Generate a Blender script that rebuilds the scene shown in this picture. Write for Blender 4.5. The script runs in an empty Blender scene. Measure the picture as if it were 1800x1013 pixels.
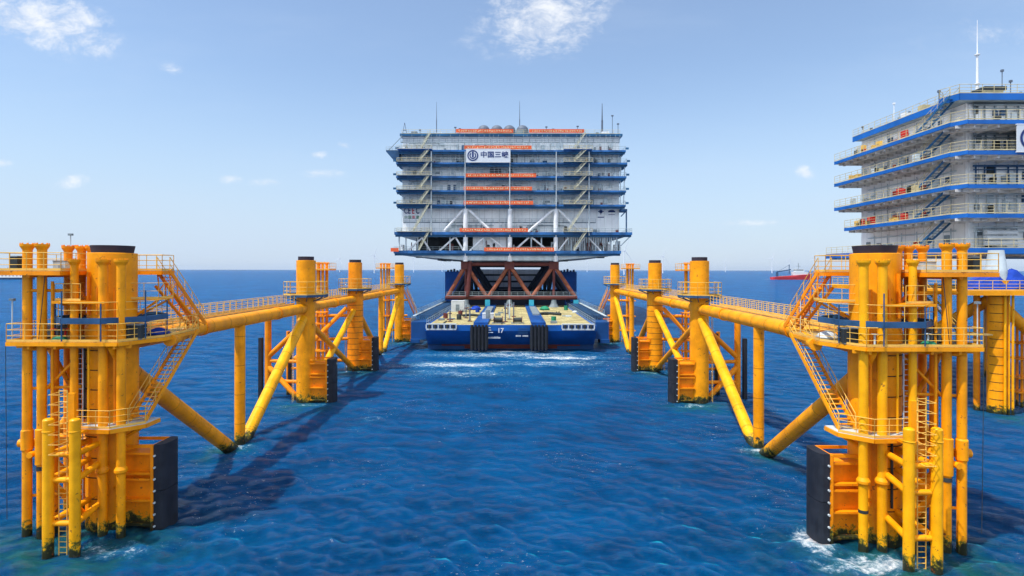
import bpy, math, random
import numpy as np
from mathutils import Vector, Matrix, noise
random.seed(7)
SC = bpy.context.scene
COL = SC.collection
R = math.radians
# ------------------------------------------------------------------ camera
CAMZ = 17.4
cam_d = bpy.data.cameras.new('camera'); cam = bpy.data.objects.new('camera', cam_d); COL.objects.link(cam)
cam_d.sensor_width = 36; cam_d.lens = 20.0
cam_d.shift_y = -32.0/1800; cam_d.shift_x = -1.0/1800
cam_d.clip_start = 0.5; cam_d.clip_end = 100000
cam.matrix_world = Matrix.Translation((0, 0, CAMZ)) @ Matrix.Rotation(R(90), 4, 'X') @ Matrix.Rotation(R(0.09), 4, 'Z')
SC.camera = cam
# ------------------------------------------------------------------ light
SUN = Vector((-0.38, -0.23, 0.88)).normalized()
el = math.asin(SUN.z); az = math.atan2(SUN.x, SUN.y)
sd = bpy.data.lights.new('sun', 'SUN'); sd.energy = 3.3; sd.angle = R(0.5); sd.color = (1.0, 0.95, 0.87)
so = bpy.data.objects.new('sun', sd); COL.objects.link(so)
so.rotation_euler = SUN.to_track_quat('Z', 'Y').to_euler()
SC.view_settings.view_transform = 'Standard'; SC.view_settings.look = 'None'
SC.view_settings.exposure = 0.62; SC.view_settings.gamma = 1.0

W = bpy.data.worlds.new('World'); SC.world = W; W.use_nodes = True
class NT:
    def __init__(s, nt): s.nt = nt; s.N = nt.nodes; s.L = nt.links
    def n(s, t, **k):
        x = s.N.new(t)
        for a, b in k.items(): setattr(x, a, b)
        return x
    def put(s, sock, v):
        if isinstance(v, bpy.types.NodeSocket): s.L.new(v, sock)
        elif v is not None: sock.default_value = v
    def m(s, op, a, b=None, c=None, clamp=False):
        x = s.n('ShaderNodeMath', operation=op, use_clamp=clamp)
        s.put(x.inputs[0], a)
        if b is not None: s.put(x.inputs[1], b)
        if c is not None: s.put(x.inputs[2], c)
        return x.outputs[0]
    def mix(s, f, a, b, bt='MIX'):
        x = s.n('ShaderNodeMix', data_type='RGBA', blend_type=bt)
        s.put(x.inputs[0], f)
        for i, v in ((6, a), (7, b)):
            if isinstance(v, (tuple, list)): v = tuple(v)[:3] + (1,)
            s.put(x.inputs[i], v)
        return x.outputs[2]
    def noise(s, vec, scale, detail=3, rough=.5, dist=0):
        x = s.n('ShaderNodeTexNoise'); s.put(x.inputs['Vector'], vec)
        x.inputs['Scale'].default_value = scale; x.inputs['Detail'].default_value = detail
        x.inputs['Roughness'].default_value = rough; x.inputs['Distortion'].default_value = dist
        return x.outputs[0]
    def sep(s, v):
        x = s.n('ShaderNodeSeparateXYZ'); s.put(x.inputs[0], v); return x.outputs
    def comb(s, a, b, c):
        x = s.n('ShaderNodeCombineXYZ')
        for i, v in enumerate((a, b, c)): s.put(x.inputs[i], v)
        return x.outputs[0]
    def mapr(s, v, a, b, c=0, d=1, smooth=True):
        x = s.n('ShaderNodeMapRange', interpolation_type='SMOOTHSTEP' if smooth else 'LINEAR')
        for i, q in enumerate((v, a, b, c, d)): s.put(x.inputs[i], q)
        return x.outputs[0]
    def scale(s, v, sc):
        x = s.n('ShaderNodeVectorMath', operation='MULTIPLY'); s.put(x.inputs[0], v); x.inputs[1].default_value = sc; return x.outputs[0]

w = NT(W.node_tree); w.N.clear()
sky = w.n('ShaderNodeTexSky'); sky.sky_type = 'NISHITA'; sky.sun_disc = False
sky.sun_elevation = el; sky.sun_rotation = az
sky.altitude = 20; sky.air_density = 1.25; sky.dust_density = 0.5; sky.ozone_density = 2.2
tc = w.n('ShaderNodeTexCoord'); dx, dy, dz = w.sep(tc.outputs['Generated'])
ys = w.m('MAXIMUM', dy, 0.02)
u = w.m('DIVIDE', dx, ys); v = w.m('DIVIDE', dz, ys)
cvec = w.comb(u, v, 0)
warp = w.noise(cvec, 7.0, 7, .66)
wv = w.noise(w.comb(w.m('ADD', u, 7.3), v, 1.7), 7.0, 7, .66)
U2 = w.m('ADD', u, w.m('MULTIPLY', w.m('SUBTRACT', warp, .5), .16)); V2 = w.m('ADD', v, w.m('MULTIPLY', w.m('SUBTRACT', wv, .5), .10))
warp2 = w.noise(w.scale(cvec, (1, 1.8, 1)), 14.0, 8, .66, .4)
tot = None
# wisps of cloud in fixed compass directions: (azimuth tangent, elevation tangent, half widths, slant, strength)
for (px, py, rx, ry, sl, k) in [(60, 36, 190, 64, -.22, 1.0), (955, 36, 170, 80, .10, .92), (568, 306, 52, 11, 0, .62), (405, 317, 28, 12, 0, .6),
        (562, 273, 26, 10, 0, .5), (606, 256, 24, 8, -.2, .45), (468, 322, 42, 10, 0, .4), (126, 321, 44, 16, .15, .5), (1415, 303, 24, 17, -.2, .72),
        (4, 288, 24, 9, 0, .5), (1310, 391, 90, 8, 0, .38), (510, 268, 14, 6, 0, .3), (1740, 60, 200, 60, .1, .22), (300, 120, 60, 16, -.2, .3)]:
    cu, cv = (px-901)/1000, (474.5-py)/1000
    big = rx > 100
    a = w.m('SUBTRACT', U2 if big else u, cu); b = w.m('SUBTRACT', V2 if big else v, cv)
    b = w.m('SUBTRACT', b, w.m('MULTIPLY', a, sl))
    a = w.m('DIVIDE', a, rx/1000); b = w.m('DIVIDE', b, ry/1000)
    r2 = w.m('SQRT', w.m('ADD', w.m('MULTIPLY', a, a), w.m('MULTIPLY', b, b)))
    mk = w.m('MULTIPLY', w.m('SUBTRACT', 1.0, r2), k if big else k*1.35)
    mk = w.m('MAXIMUM', mk, 0.0)
    tot = mk if tot is None else w.m('MAXIMUM', tot, mk)
warp3 = w.noise(w.scale(cvec, (1, 1.5, 1)), 38.0, 7, .7, .6)
nn = w.m('ADD', w.m('MULTIPLY', warp2, .6), w.m('MULTIPLY', warp3, .4))
den = w.m('ADD', w.m('MULTIPLY', tot, .62), w.m('MULTIPLY', w.m('SUBTRACT', nn, .5), 2.3))
den = w.m('MULTIPLY', w.mapr(den, .0, .85), w.mapr(tot, 0.0, .35))
den = w.m('MULTIPLY', den, w.mapr(dy, 0.02, 0.2))
hz = w.noise(w.scale(cvec, (1, 4, 1)), 1.6, 5, .6)
hband = w.m('MULTIPLY', w.mapr(w.m('ABSOLUTE', dz), .0, .34, 1, 0), w.mapr(hz, .25, .75, .72, .88))
skyc = w.mix(1.0, sky.outputs[0], (.96, 1.04, 1.15), 'MULTIPLY')
skyc = w.mix(.14, skyc, (4.6, 5.2, 6.0))
skyc = w.mix(hband, skyc, (3.75, 4.7, 6.1))
skyc = w.mix(w.m('MULTIPLY', w.mapr(hz, .45, .8), w.m('MULTIPLY', w.mapr(dy, 0.1, .5), .12)), skyc, (5.2, 5.9, 6.9))
skyc = w.mix(w.m('MULTIPLY', den, .94), skyc, w.mix(w.mapr(warp2, .3, .65), (5.1, 5.5, 6.2), (6.4, 6.6, 6.9)))
# added unseen bank of bright cloud behind and beside the view, lifts fill light
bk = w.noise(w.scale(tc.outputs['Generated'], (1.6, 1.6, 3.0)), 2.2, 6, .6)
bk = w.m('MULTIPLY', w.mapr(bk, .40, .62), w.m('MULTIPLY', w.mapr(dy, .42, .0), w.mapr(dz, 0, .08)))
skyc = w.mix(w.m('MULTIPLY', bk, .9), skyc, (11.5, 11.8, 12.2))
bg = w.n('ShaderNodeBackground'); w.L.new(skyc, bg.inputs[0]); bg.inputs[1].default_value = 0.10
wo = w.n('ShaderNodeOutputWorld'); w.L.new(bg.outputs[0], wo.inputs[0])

# ------------------------------------------------------------------ materials
def newmat(name):
    m = bpy.data.materials.new(name); m.use_nodes = True
    t = NT(m.node_tree); t.N.clear()
    b = t.n('ShaderNodeBsdfPrincipled'); o = t.n('ShaderNodeOutputMaterial'); t.L.new(b.outputs[0], o.inputs[0])
    return m, t, b
def paint(name, col, rough=.45, var=.18, rust=.0, marine=False, scale=.8, seams=None, metal=0, streak=.25, dirt=(.10,.07,.04), spec=.25):
    m, t, b = newmat(name)
    geo = t.n('ShaderNodeNewGeometry'); P = geo.outputs['Position']
    n1 = t.noise(P, scale, 4, .6)
    n2 = t.noise(t.scale(P, (1, 1, .12)), scale*3.5, 4, .65)
    dark = tuple(c*(1-var) for c in col); lite = tuple(min(1, c*(1+var*.6)) for c in col)
    c = t.mix(t.mapr(n1, .3, .7), dark, lite)
    if streak: c = t.mix(t.m('MULTIPLY', t.mapr(n2, .55, .8), streak), c, tuple(x*.45+y*.3 for x, y in zip(col, dirt)))
    if rust:
        n3 = t.noise(P, 2.3, 8, .72)
        rk = t.m('MULTIPLY', t.mapr(n3, .655-rust*.4, .70-rust*.4), .8)
        c = t.mix(rk, c, (.16, .055, .02))
    if seams:
        px_, py_, pz_ = t.sep(P)
        s_ = None
        for (ax, per, wd) in seams:
            q = t.m('FRACT', t.m('DIVIDE', t.m('ADD', (px_, py_, pz_)[ax], 500.0), per))
            k = t.m('LESS_THAN', q, wd/per)
            s_ = k if s_ is None else t.m('MAXIMUM', s_, k)
        c = t.mix(t.m('MULTIPLY', s_, .55), c, tuple(x*.35 for x in col))
    if marine:
        pz_ = t.sep(P)[2]
        nb = t.noise(P, 1.6, 8, .78, .4)
        h = t.m('ADD', pz_, t.m('MULTIPLY', t.m('SUBTRACT', nb, .5), 4.2))
        c = t.mix(t.mapr(h, .70, .95, 1, 0), c, (.20, .17, .015))
        c = t.mix(t.mapr(h, .45, .70, 1, 0), c, (.022, .026, .012))
        spots = t.noise(P, 1.7, 5, .6, .5)
        sp = t.m('MULTIPLY', t.mapr(spots, .66, .70), t.mapr(pz_, 2.2, 4.2, 1, 0))
        c = t.mix(sp, c, (.05, .045, .03))
        rr = t.m('MULTIPLY', t.mapr(t.noise(P, 3.1, 5, .65), .62, .68), t.mapr(pz_, 1.2, 3.0, 1, 0))
        c = t.mix(rr, c, (.22, .06, .02))
    t.L.new(c, b.inputs['Base Color'])
    t.L.new(t.mapr(n1, .2, .8, rough-.08, rough+.15), b.inputs['Roughness'])
    b.inputs['Metallic'].default_value = metal; b.inputs['Specular IOR Level'].default_value = spec
    bp = t.n('ShaderNodeBump'); bp.inputs['Strength'].default_value = .12; bp.inputs['Distance'].default_value = .03
    t.L.new(t.noise(P, 6, 4, .6), bp.inputs['Height']); t.L.new(bp.outputs[0], b.inputs['Normal'])
    return m
M = {}
M['yellow'] = paint('yellow_marine_paint', (.93, .34, .002), .42, .22, .10, True, .6, streak=.42)
M['yellow_b'] = paint('pale_yellow_paint', (.95, .42, .003), .38, .2, .07, True, .6, streak=.32)
M['orange'] = paint('orange_yellow_paint', (.90, .28, .002), .45, .22, .10, True, .6, streak=.4)
M['rail'] = paint('railing_yellow', (.82, .50, .10), .5, .15, 0, False)
M['grate'] = paint('deck_grating', (.42, .30, .12), .7, .3, .15, False, 1.5, seams=[(0, .3, .05)])
M['cap'] = paint('dark_cap', (.035, .03, .045), .6, .3)
M['seam'] = paint('weld_seam_dark', (.07, .035, .012), .7, .3)
M['weld'] = paint('weld_bead_brown', (.42, .16, .01), .6, .3)
M['rubber'] = paint('fender_rubber', (.018, .022, .032), .55, .3, 0, False, 1.2, streak=.1)
M['ringblue'] = paint('blue_grey_beam', (.025, .085, .19), .5, .3)
M['blue'] = paint('blue_deck_edge', (.008, .125, .46), .42, .22, 0, False, .25)
M['edgeblue'] = paint('weathered_blue_edge', (.025, .13, .36), .5, .45, 0, False, .35, streak=.4, dirt=(.3,.35,.4))
M['darkblue'] = paint('dark_blue_beam', (.018, .11, .24), .5, .3, 0, False, .3)
M['under'] = paint('deck_underside', (.52, .57, .60), .6, .3, 0, False, .6, seams=[(0, 2.4, .5), (1, 1.6, .2)])
M['under2'] = paint('pale_deck_underside', (.68, .66, .62), .6, .2, 0, False, .6, seams=[(0, 2.4, .3)])
M['wall'] = paint('pale_wall_panels', (.86, .89, .90), .5, .08, 0, False, .22, seams=[(0, 2.35, .10)], streak=.30, dirt=(.25,.28,.3))
M['wally'] = paint('pale_side_panels', (.87, .87, .86), .5, .08, 0, False, .3, seams=[(1, 1.9, .08)], streak=.2, dirt=(.3,.3,.3))
M['white'] = paint('white_steel', (.80, .82, .84), .4, .12, 0, False, .5, streak=.15)
M['pale'] = paint('pale_grey_steel', (.52, .60, .64), .5, .2, 0, False, .5)
M['greyrail'] = paint('grey_railing', (.30, .38, .42), .5, .2)
M['palerail'] = paint('pale_yellow_railing', (.60, .52, .30), .5, .25)
M['stairpale'] = paint('pale_stair_paint', (.55, .55, .42), .5, .25)
M['banner'] = paint('orange_red_banner', (.74, .13, .045), .7, .2, 0, False, .25, streak=.1)
M['mark'] = paint('cream_lettering', (.80, .68, .42), .6, .1)
M['sign'] = paint('sign_white', (.62, .67, .72), .5, .05, streak=.05)
M['ink'] = paint('sign_navy', (.012, .035, .16), .5, .1)
M['redink'] = paint('sign_red', (.62, .03, .07), .5, .1)
M['greenink'] = paint('sign_green', (.05, .22, .12), .5, .1)
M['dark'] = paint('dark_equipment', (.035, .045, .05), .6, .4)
M['grey'] = paint('grey_equipment', (.20, .25, .28), .5, .3)
M['maroon'] = paint('maroon_primer_steel', (.13, .035, .032), .5, .35, .15, False, .5)
M['ruststeel'] = paint('rusty_orange_steel', (.30, .095, .05), .55, .4, .2, False, .5)
M['hull'] = paint('hull_blue', (.004, .10, .40), .42, .35, .06, False, .18, streak=.35)
M['skid'] = paint('skid_beam_blue', (.006, .07, .27), .5, .35, .05, False, .4)
M['hulldark'] = paint('hull_dark_blue', (.006, .06, .21), .4, .3, .0, False, .18)
M['boot'] = paint('boot_top_red', (.12, .018, .015), .5, .4, 0, False, .5)
M['tan'] = paint('worn_tan_deck', (.44, .385, .185), .85, .4, .25, False, .45, seams=[(0, 1.6, .08), (1, 3.1, .08)], streak=0)
M['navy'] = paint('navy_hold', (.008, .018, .045), .5, .3)
M['cyan'] = paint('cyan_jack_box', (.05, .42, .55), .4, .2)
M['tarp'] = paint('blue_tarpaulin', (.004, .045, .36), .6, .25, 0, False, 1.0, streak=.1)
M['green'] = paint('green_netting', (.02, .22, .12), .7, .3)
M['red'] = paint('red_box', (.55, .02, .015), .45, .2)
M['shipred'] = paint('ship_red', (.62, .035, .045), .5, .2, 0, False, .1)
M['shipwhite'] = paint('ship_white', (.62, .66, .68), .5, .1)
M['greymast'] = paint('mast_grey', (.12, .15, .20), .5, .2)
M['turbine'] = paint('turbine_pale', (.70, .74, .80), .5, .05)

# ------------------------------------------------------------------ mesh builder
class MB:
    def __init__(s): s.v = []; s.f = []; s.sm = []
    def add(s, vs, fs, smooth=False):
        o = len(s.v); s.v += [tuple(p) for p in vs]
        for f in fs: s.f.append([i+o for i in f]); s.sm.append(smooth)
        return s
    def box(s, x0, x1, y0, y1, z0, z1):
        if x0 > x1: x0, x1 = x1, x0
        if y0 > y1: y0, y1 = y1, y0
        vs = [(x, y, z) for z in (z0, z1) for y in (y0, y1) for x in (x0, x1)]
        return s.add(vs, [(0,2,3,1), (4,5,7,6), (0,1,5,4), (2,6,7,3), (0,4,6,2), (1,3,7,5)])
    def obox(s, c, ax, ay, az_):
        c = Vector(c); ax, ay, az_ = Vector(ax), Vector(ay), Vector(az_)
        vs = [c+ax*i+ay*j+az_*k for k in (-1, 1) for j in (-1, 1) for i in (-1, 1)]
        return s.add(vs, [(0,2,3,1), (4,5,7,6), (0,1,5,4), (2,6,7,3), (0,4,6,2), (1,3,7,5)])
    def bar(s, p, q, wd, ht, up=(0, 0, 1)):
        p, q = Vector(p), Vector(q); d = q-p; l = d.length; d.normalize()
        sd_ = d.cross(Vector(up))
        if sd_.length < 1e-4: sd_ = d.cross(Vector((1, 0, 0)))
        sd_.normalize(); u_ = sd_.cross(d)
        return s.obox((p+q)/2, d*l/2, sd_*wd/2, u_*ht/2)
    def tube(s, p, q, r, n=8, r2=None, caps=True):
        p, q = Vector(p), Vector(q); r2 = r if r2 is None else r2
        d = (q-p).normalized(); a = d.orthogonal().normalized(); b = d.cross(a)
        ring = [(math.cos(2*math.pi*i/n), math.sin(2*math.pi*i/n)) for i in range(n)]
        v0 = [p+(a*c+b*t)*r for c, t in ring]; v1 = [q+(a*c+b*t)*r2 for c, t in ring]
        s.add(v0+v1, [(i, (i+1) % n, n+(i+1) % n, n+i) for i in range(n)], True)
        if caps and r > .05:
            s.add(v0, [tuple(range(n))[::-1]]); s.add(v1, [tuple(range(n))])
        return s
    def lathe(s, x, y, prof, n=32, a0=0, a1=None):
        full = a1 is None; a1 = 2*math.pi if full else a1
        k = n if full else n+1
        for (r0, z0), (r1, z1) in zip(prof[:-1], prof[1:]):
            vs = []
            for r_, z_ in ((r0, z0), (r1, z1)):
                for i in range(k):
                    t = a0+(a1-a0)*i/n; vs.append((x+r_*math.cos(t), y+r_*math.sin(t), z_))
            s.add(vs, [(i, (i+1) % k, k+(i+1) % k, k+i) for i in range(n)], True)
        return s
    def prism(s, poly, z0, z1):
        n = len(poly)
        ar = sum(poly[i][0]*poly[(i+1) % n][1]-poly[(i+1) % n][0]*poly[i][1] for i in range(n))
        if ar < 0: poly = poly[::-1]
        s.add([(x, y, z0) for x, y in poly]+[(x, y, z1) for x, y in poly],
              [tuple(range(n))[::-1], tuple(range(n, 2*n))]+[(i, (i+1) % n, n+(i+1) % n, n+i) for i in range(n)])
        return s
    def xprism(s, poly, x0, x1):      # polygon in (y,z) pushed along x
        n = len(poly)
        s.add([(x0, y, z) for y, z in poly]+[(x1, y, z) for y, z in poly],
              [tuple(range(n))[::-1], tuple(range(n, 2*n))]+[(i, (i+1) % n, n+(i+1) % n, n+i) for i in range(n)])
        return s
    def yprism(s, poly, y0, y1):      # polygon in (x,z) pushed along y
        n = len(poly)
        s.add([(x, y0, z) for x, z in poly]+[(x, y1, z) for x, z in poly],
              [tuple(range(n)), tuple(range(n, 2*n))[::-1]]+[(i, n+i, n+(i+1) % n, (i+1) % n) for i in range(n)])
        return s
    def ball(s, c, r, n=12, m=8, zs=1.0, half=False):
        prof = []
        for j in range(m+1):
            t = (0 if half else -math.pi/2)+(math.pi/2-(0 if half else -math.pi/2))*j/m
            prof.append((max(r*math.cos(t), .001), c[2]+r*math.sin(t)*zs))
        return s.lathe(c[0], c[1], prof, n)
    def rail(s, pts, h=1.1, step=1.5, r=.028, bars=(1, .66, .33), closed=False, toe=True):
        pts = [Vector(p) for p in pts]
        if closed: pts = pts+[pts[0]]
        for p, q in zip(pts[:-1], pts[1:]):
            L = (q-p).length; k = max(1, round(L/step))
            for i in range(k+1):
                b_ = p+(q-p)*i/k; s.tube(b_, b_+Vector((0, 0, h)), r, 5, caps=False)
            for b_ in bars: s.tube(p+Vector((0, 0, h*b_)), q+Vector((0, 0, h*b_)), r if b_ == 1 else r*.75, 5, caps=False)
            if toe: s.bar(p+Vector((0, 0, .08)), q+Vector((0, 0, .08)), .02, .14)
        return s
    def ladder(s, x, y, z0, z1, wx=.5, wy=0, r=.03):
        s.tube((x-wx/2, y-wy/2, z0), (x-wx/2, y-wy/2, z1), r, 5); s.tube((x+wx/2, y+wy/2, z0), (x+wx/2, y+wy/2, z1), r, 5)
        z = z0+.3
        while z < z1:
            s.tube((x-wx/2, y-wy/2, z), (x+wx/2, y+wy/2, z), r*.8, 5, caps=False); z += .33
        return s
    def build(s, name, mat, parent=None, label=None, cat=None, group=None, kind=None):
        me = bpy.data.meshes.new(name)
        off = Vector((0, 0, 0)); p = parent
        while p is not None: off += p.location; p = p.parent
        loc = Vector((0, 0, 0))
        V = np.array(s.v, dtype=np.float64).reshape(-1, 3)
        if parent is None and len(V):
            lo, hi = V.min(0), V.max(0); loc = Vector(((lo[0]+hi[0])/2, (lo[1]+hi[1])/2, lo[2])); off = loc
        V = V-np.array(off)
        me.from_pydata(V.tolist(), [], s.f)
        me.polygons.foreach_set('use_smooth', s.sm); me.update()
        me.materials.append(M[mat] if isinstance(mat, str) else mat)
        o = bpy.data.objects.new(name, me); COL.objects.link(o); o.location = loc
        if parent is not None: o.parent = parent
        tag(o, label, cat, group, kind)
        return o
def tag(o, label=None, cat=None, group=None, kind=None):
    for k_, v_ in (('label', label), ('category', cat), ('group', group), ('kind', kind)):
        if v_: o[k_] = v_
def thing(name, loc, label, cat, group=None):
    o = bpy.data.objects.new(name, None); o.empty_display_size = 1; COL.objects.link(o); o.location = loc
    tag(o, label, cat, group); return o
def text_part(s, name, size, loc, mat, parent, bold=.0, label=None, sx=1.0):
    cu = bpy.data.curves.new(name, 'FONT'); cu.body = s; cu.size = size; cu.extrude = .03; cu.offset = bold; cu.resolution_u = 3
    to = bpy.data.objects.new(name, cu); COL.objects.link(to)
    dg = bpy.context.evaluated_depsgraph_get(); dg.update()
    me = bpy.data.meshes.new_from_object(to.evaluated_get(dg))
    bpy.data.objects.remove(to)
    me.transform(Matrix.Translation(loc) @ Matrix.Rotation(R(90), 4, 'X') @ Matrix.Diagonal((sx, 1, 1, 1)))
    off = Vector((0, 0, 0)); p = parent
    while p is not None: off += p.location; p = p.parent
    me.transform(Matrix.Translation(-off)); me.materials.clear(); me.materials.append(M[mat])
    o = bpy.data.objects.new(name, me); COL.objects.link(o); o.parent = parent
    if label: o['label'] = label
    return o
def stair(parent, p, q, width, side, mat='orange', railmat='rail', step=.25, name='stair', rr=.028, rail_both=True):
    """flight from p (top) to q (bottom); side = horizontal unit vector across the flight"""
    p, q, sv = Vector(p), Vector(q), Vector(side).normalized()
    a = MB()
    for k in (-.5, .5): a.bar(p+sv*width*k, q+sv*width*k, .07, .28)
    n = max(3, int(abs(p.z-q.z)/step))
    run = Vector((q.x-p.x, q.y-p.y, 0)).normalized()
    for i in range(1, n):
        c = p+(q-p)*i/n; a.obox(c, sv*width*.48, run*.13, Vector((0, 0, .02)))
    st = a.build(name, mat, parent)
    b = MB()
    for k in ((-.5, .5) if rail_both else (.5,)):
        b.rail([p+sv*width*k, q+sv*width*k], 1.0, 1.3, rr, (1, .5), toe=False)
    b.build('railing', railmat, st)
    return st

# ------------------------------------------------------------------ water
foam_spots = []; green_spots = []       # (x, y, rx, ry, strength)
def make_water(name='sea'):
    nr, r0, r1 = 1250, 18.0, 30000.0
    rr = r0*(r1/r0)**(np.arange(nr)/(nr-1))
    th = np.concatenate([np.linspace(-60, 60, 720), np.linspace(60, 300, 60)[1:-1]])*math.pi/180
    na = len(th)
    RR, TT = np.meshgrid(rr, th, indexing='ij')
    X = RR*np.sin(TT); Y = RR*np.cos(TT)
    Z = np.zeros_like(X)
    sp = RR*math.log(r1/r0)/(nr-1)*1.0
    rng = np.random.RandomState(3)
    Xd = np.zeros_like(X); Yd = np.zeros_like(X)
    # gusts make some stretches livelier than others
    g = 1+.35*np.sin(X*.045+Y*.021+1)*np.sin(Y*.05-X*.013)+.2*np.sin(X*.11-Y*.083+2)
    for i in range(130):
        lam = 0.5*(6.0/0.5)**(rng.rand()**1.15)
        ang = R(62)+rng.normal()*.6
        amp = .0092*lam**.26
        k = 2*math.pi/lam; ph = rng.rand()*6.28
        wgt = np.clip((lam/sp-2.5)/3, 0, 1)*(g if lam < 6 else 1)
        arg = k*(X*math.cos(ang)+Y*math.sin(ang))+ph
        Z += amp*wgt*np.sin(arg)
        q = amp*.75*wgt*np.cos(arg)
        Xd += q*math.cos(ang); Yd += q*math.sin(ang)
    X = X+Xd; Y = Y+Yd
    foam = np.zeros_like(X); green = np.zeros_like(X)
    for (x, y, rx, ry, k) in foam_spots: foam = np.maximum(foam, k*np.exp(-((X-x)/rx)**2-((Y-y)/ry)**2))
    for (x, y, rx, ry, k) in green_spots: green = np.maximum(green, k*np.exp(-((X-x)/rx)**2-((Y-y)/ry)**2))
    V = np.stack([X.ravel(), Y.ravel(), Z.ravel()], 1)
    V = np.concatenate([V, [[0, 0, 0]]])
    i = np.arange(nr-1)[:, None]*na; j = np.arange(na)[None, :]; j2 = (j+1) % na
    quads = np.stack([i+j, i+na+j, i+na+j2, i+j2], -1).reshape(-1, 4)
    quads = quads[:, ::-1]
    tris = np.stack([np.full(na, len(V)-1), (np.arange(na)+1) % na, np.arange(na)], 1)
    me = bpy.data.meshes.new(name)
    me.vertices.add(len(V)); me.vertices.foreach_set('co', V.astype(np.float32).ravel())
    nl = quads.size+tris.size
    me.loops.add(nl); me.loops.foreach_set('vertex_index', np.concatenate([quads.ravel(), tris.ravel()]).astype(np.int32))
    me.polygons.add(len(quads)+len(tris))
    st = np.concatenate([np.arange(len(quads))*4, quads.size+np.arange(len(tris))*3])
    me.polygons.foreach_set('loop_start', st.astype(np.int32))
    me.update(calc_edges=True); me.validate()
    me.polygons.foreach_set('use_smooth', np.ones(len(me.polygons), dtype=bool))
    for nm, arr in (('foam', foam), ('green', green), ('crest', Z)):
        at = me.attributes.new(nm, 'FLOAT', 'POINT')
        at.data.foreach_set('value', np.concatenate([arr.ravel(), [0]]).astype(np.float32))
    # make sure faces look up
    if me.polygons[0].normal.z < 0: me.flip_normals()
    m, t, b = newmat('sea_water')
    geo = t.n('ShaderNodeNewGeometry'); P = geo.outputs['Position']
    def attr(n_): a_ = t.n('ShaderNodeAttribute'); a_.attribute_name = n_; return a_.outputs['Fac']
    n1 = t.noise(P, .035, 4, .6); n2 = t.noise(t.scale(P, (1, .55, 1)), .25, 5, .65)
    n0 = t.noise(t.scale(P, (1, 1.9, 1)), .11, 6, .68, .6)
    c = t.mix(t.m('MULTIPLY', t.m('ADD', t.mapr(n1, .3, .7), t.mapr(n0, .35, .65)), .5), (.0001, .022, .080), (.0002, .060, .190))
    c = t.mix(t.m('MULTIPLY', t.mapr(n2, .35, .75), .5), c, (.0003, .075, .22))
    gr = t.m('MULTIPLY', attr('green'), t.mapr(t.noise(P, .5, 4, .6), .3, .65))
    c = t.mix(gr, c, (.008, .075, .06))
    fm = attr('foam')
    f1 = t.noise(t.scale(P, (.5, 1.0, 1)), .7, 10, .78, 1.6)
    f2 = t.noise(P, 2.6, 8, .7, .6)
    fn = t.m('ADD', t.m('MULTIPLY', f1, .6), t.m('MULTIPLY', f2, .4))
    thr = t.m('SUBTRACT', .685, t.m('MULTIPLY', fm, .30))
    foam_k = t.m('MULTIPLY', t.mapr(t.m('SUBTRACT', fn, thr), 0, .16), t.mapr(t.noise(P, 1.3, 9, .8, .8), .38, .58, .25, .95))
    # sparse white caps on the tops of waves
    wc = t.m('MULTIPLY', t.mapr(attr('crest'), .13, .28), t.mapr(t.noise(P, 1.9, 6, .7, .8), .63, .70))
    wc = t.m('MULTIPLY', wc, t.mapr(t.noise(P, .07, 2, .5), .46, .60))
    gl_ = t.m('MULTIPLY', t.mapr(t.noise(t.scale(P, (.8, 1.3, 1)), 3.4, 6, .75, .5), .625, .68), t.mapr(t.noise(P, .055, 3, .6), .49, .60)); wc = t.m('MAXIMUM', wc, gl_)  # fine white specks painted in for glints as well as foam flecks
    fk = t.m('MAXIMUM', foam_k, t.m('MULTIPLY', wc, .75))
    veil = t.m('MULTIPLY', t.mapr(t.m('SUBTRACT', fn, t.m('SUBTRACT', thr, .10)), 0, .2), .35)
    c = t.mix(t.m('MULTIPLY', veil, t.mapr(fm, .1, .6)), c, (.05, .26, .42))
    c = t.mix(fk, c, (.72, .78, .82))
    t.L.new(c, b.inputs['Base Color'])
    b.inputs['IOR'].default_value = 1.333; b.inputs['Specular IOR Level'].default_value = 0.0; b.inputs['Subsurface Weight'].default_value = 1.0; b.inputs['Subsurface Radius'].default_value = (.6, 1.2, 1.6); b.inputs['Subsurface Scale'].default_value = 1.9
    t.L.new(t.mapr(fk, 0, 1, .07, .8), b.inputs['Roughness'])
    bp = t.n('ShaderNodeBump'); bp.inputs['Strength'].default_value = 1.0; bp.inputs['Distance'].default_value = 1.0
    rot = t.n('ShaderNodeMapping'); t.L.new(P, rot.inputs[0]); rot.inputs['Rotation'].default_value = (0, 0, R(-28)); rot.inputs['Scale'].default_value = (.55, 1.25, 1)
    hgt = t.m('ADD', t.m('MULTIPLY', t.noise(rot.outputs[0], 2.6, 9, .78, .5), .62), t.m('MULTIPLY', t.noise(rot.outputs[0], .30, 5, .62, .2), .90))
    t.L.new(hgt, bp.inputs['Height']); t.L.new(bp.outputs[0], b.inputs['Normal'])
    # choppy water never mirrors like a flat sheet: cap the grazing reflection
    gl = t.n('ShaderNodeBsdfGlossy'); gl.inputs['Roughness'].default_value = .05; t.L.new(bp.outputs[0], gl.inputs['Normal'])
    fr = t.n('ShaderNodeFresnel'); fr.inputs['IOR'].default_value = 1.333; t.L.new(bp.outputs[0], fr.inputs['Normal'])
    fa = t.m('MULTIPLY', t.m('MINIMUM', fr.outputs[0], .26), t.m('SUBTRACT', 1.0, fk))
    mx = t.n('ShaderNodeMixShader'); t.L.new(fa, mx.inputs[0]); t.L.new(b.outputs[0], mx.inputs[1]); t.L.new(gl.outputs[0], mx.inputs[2])
    out = [n_ for n_ in t.N if n_.type == 'OUTPUT_MATERIAL'][0]; t.L.new(mx.outputs[0], out.inputs[0])
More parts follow.
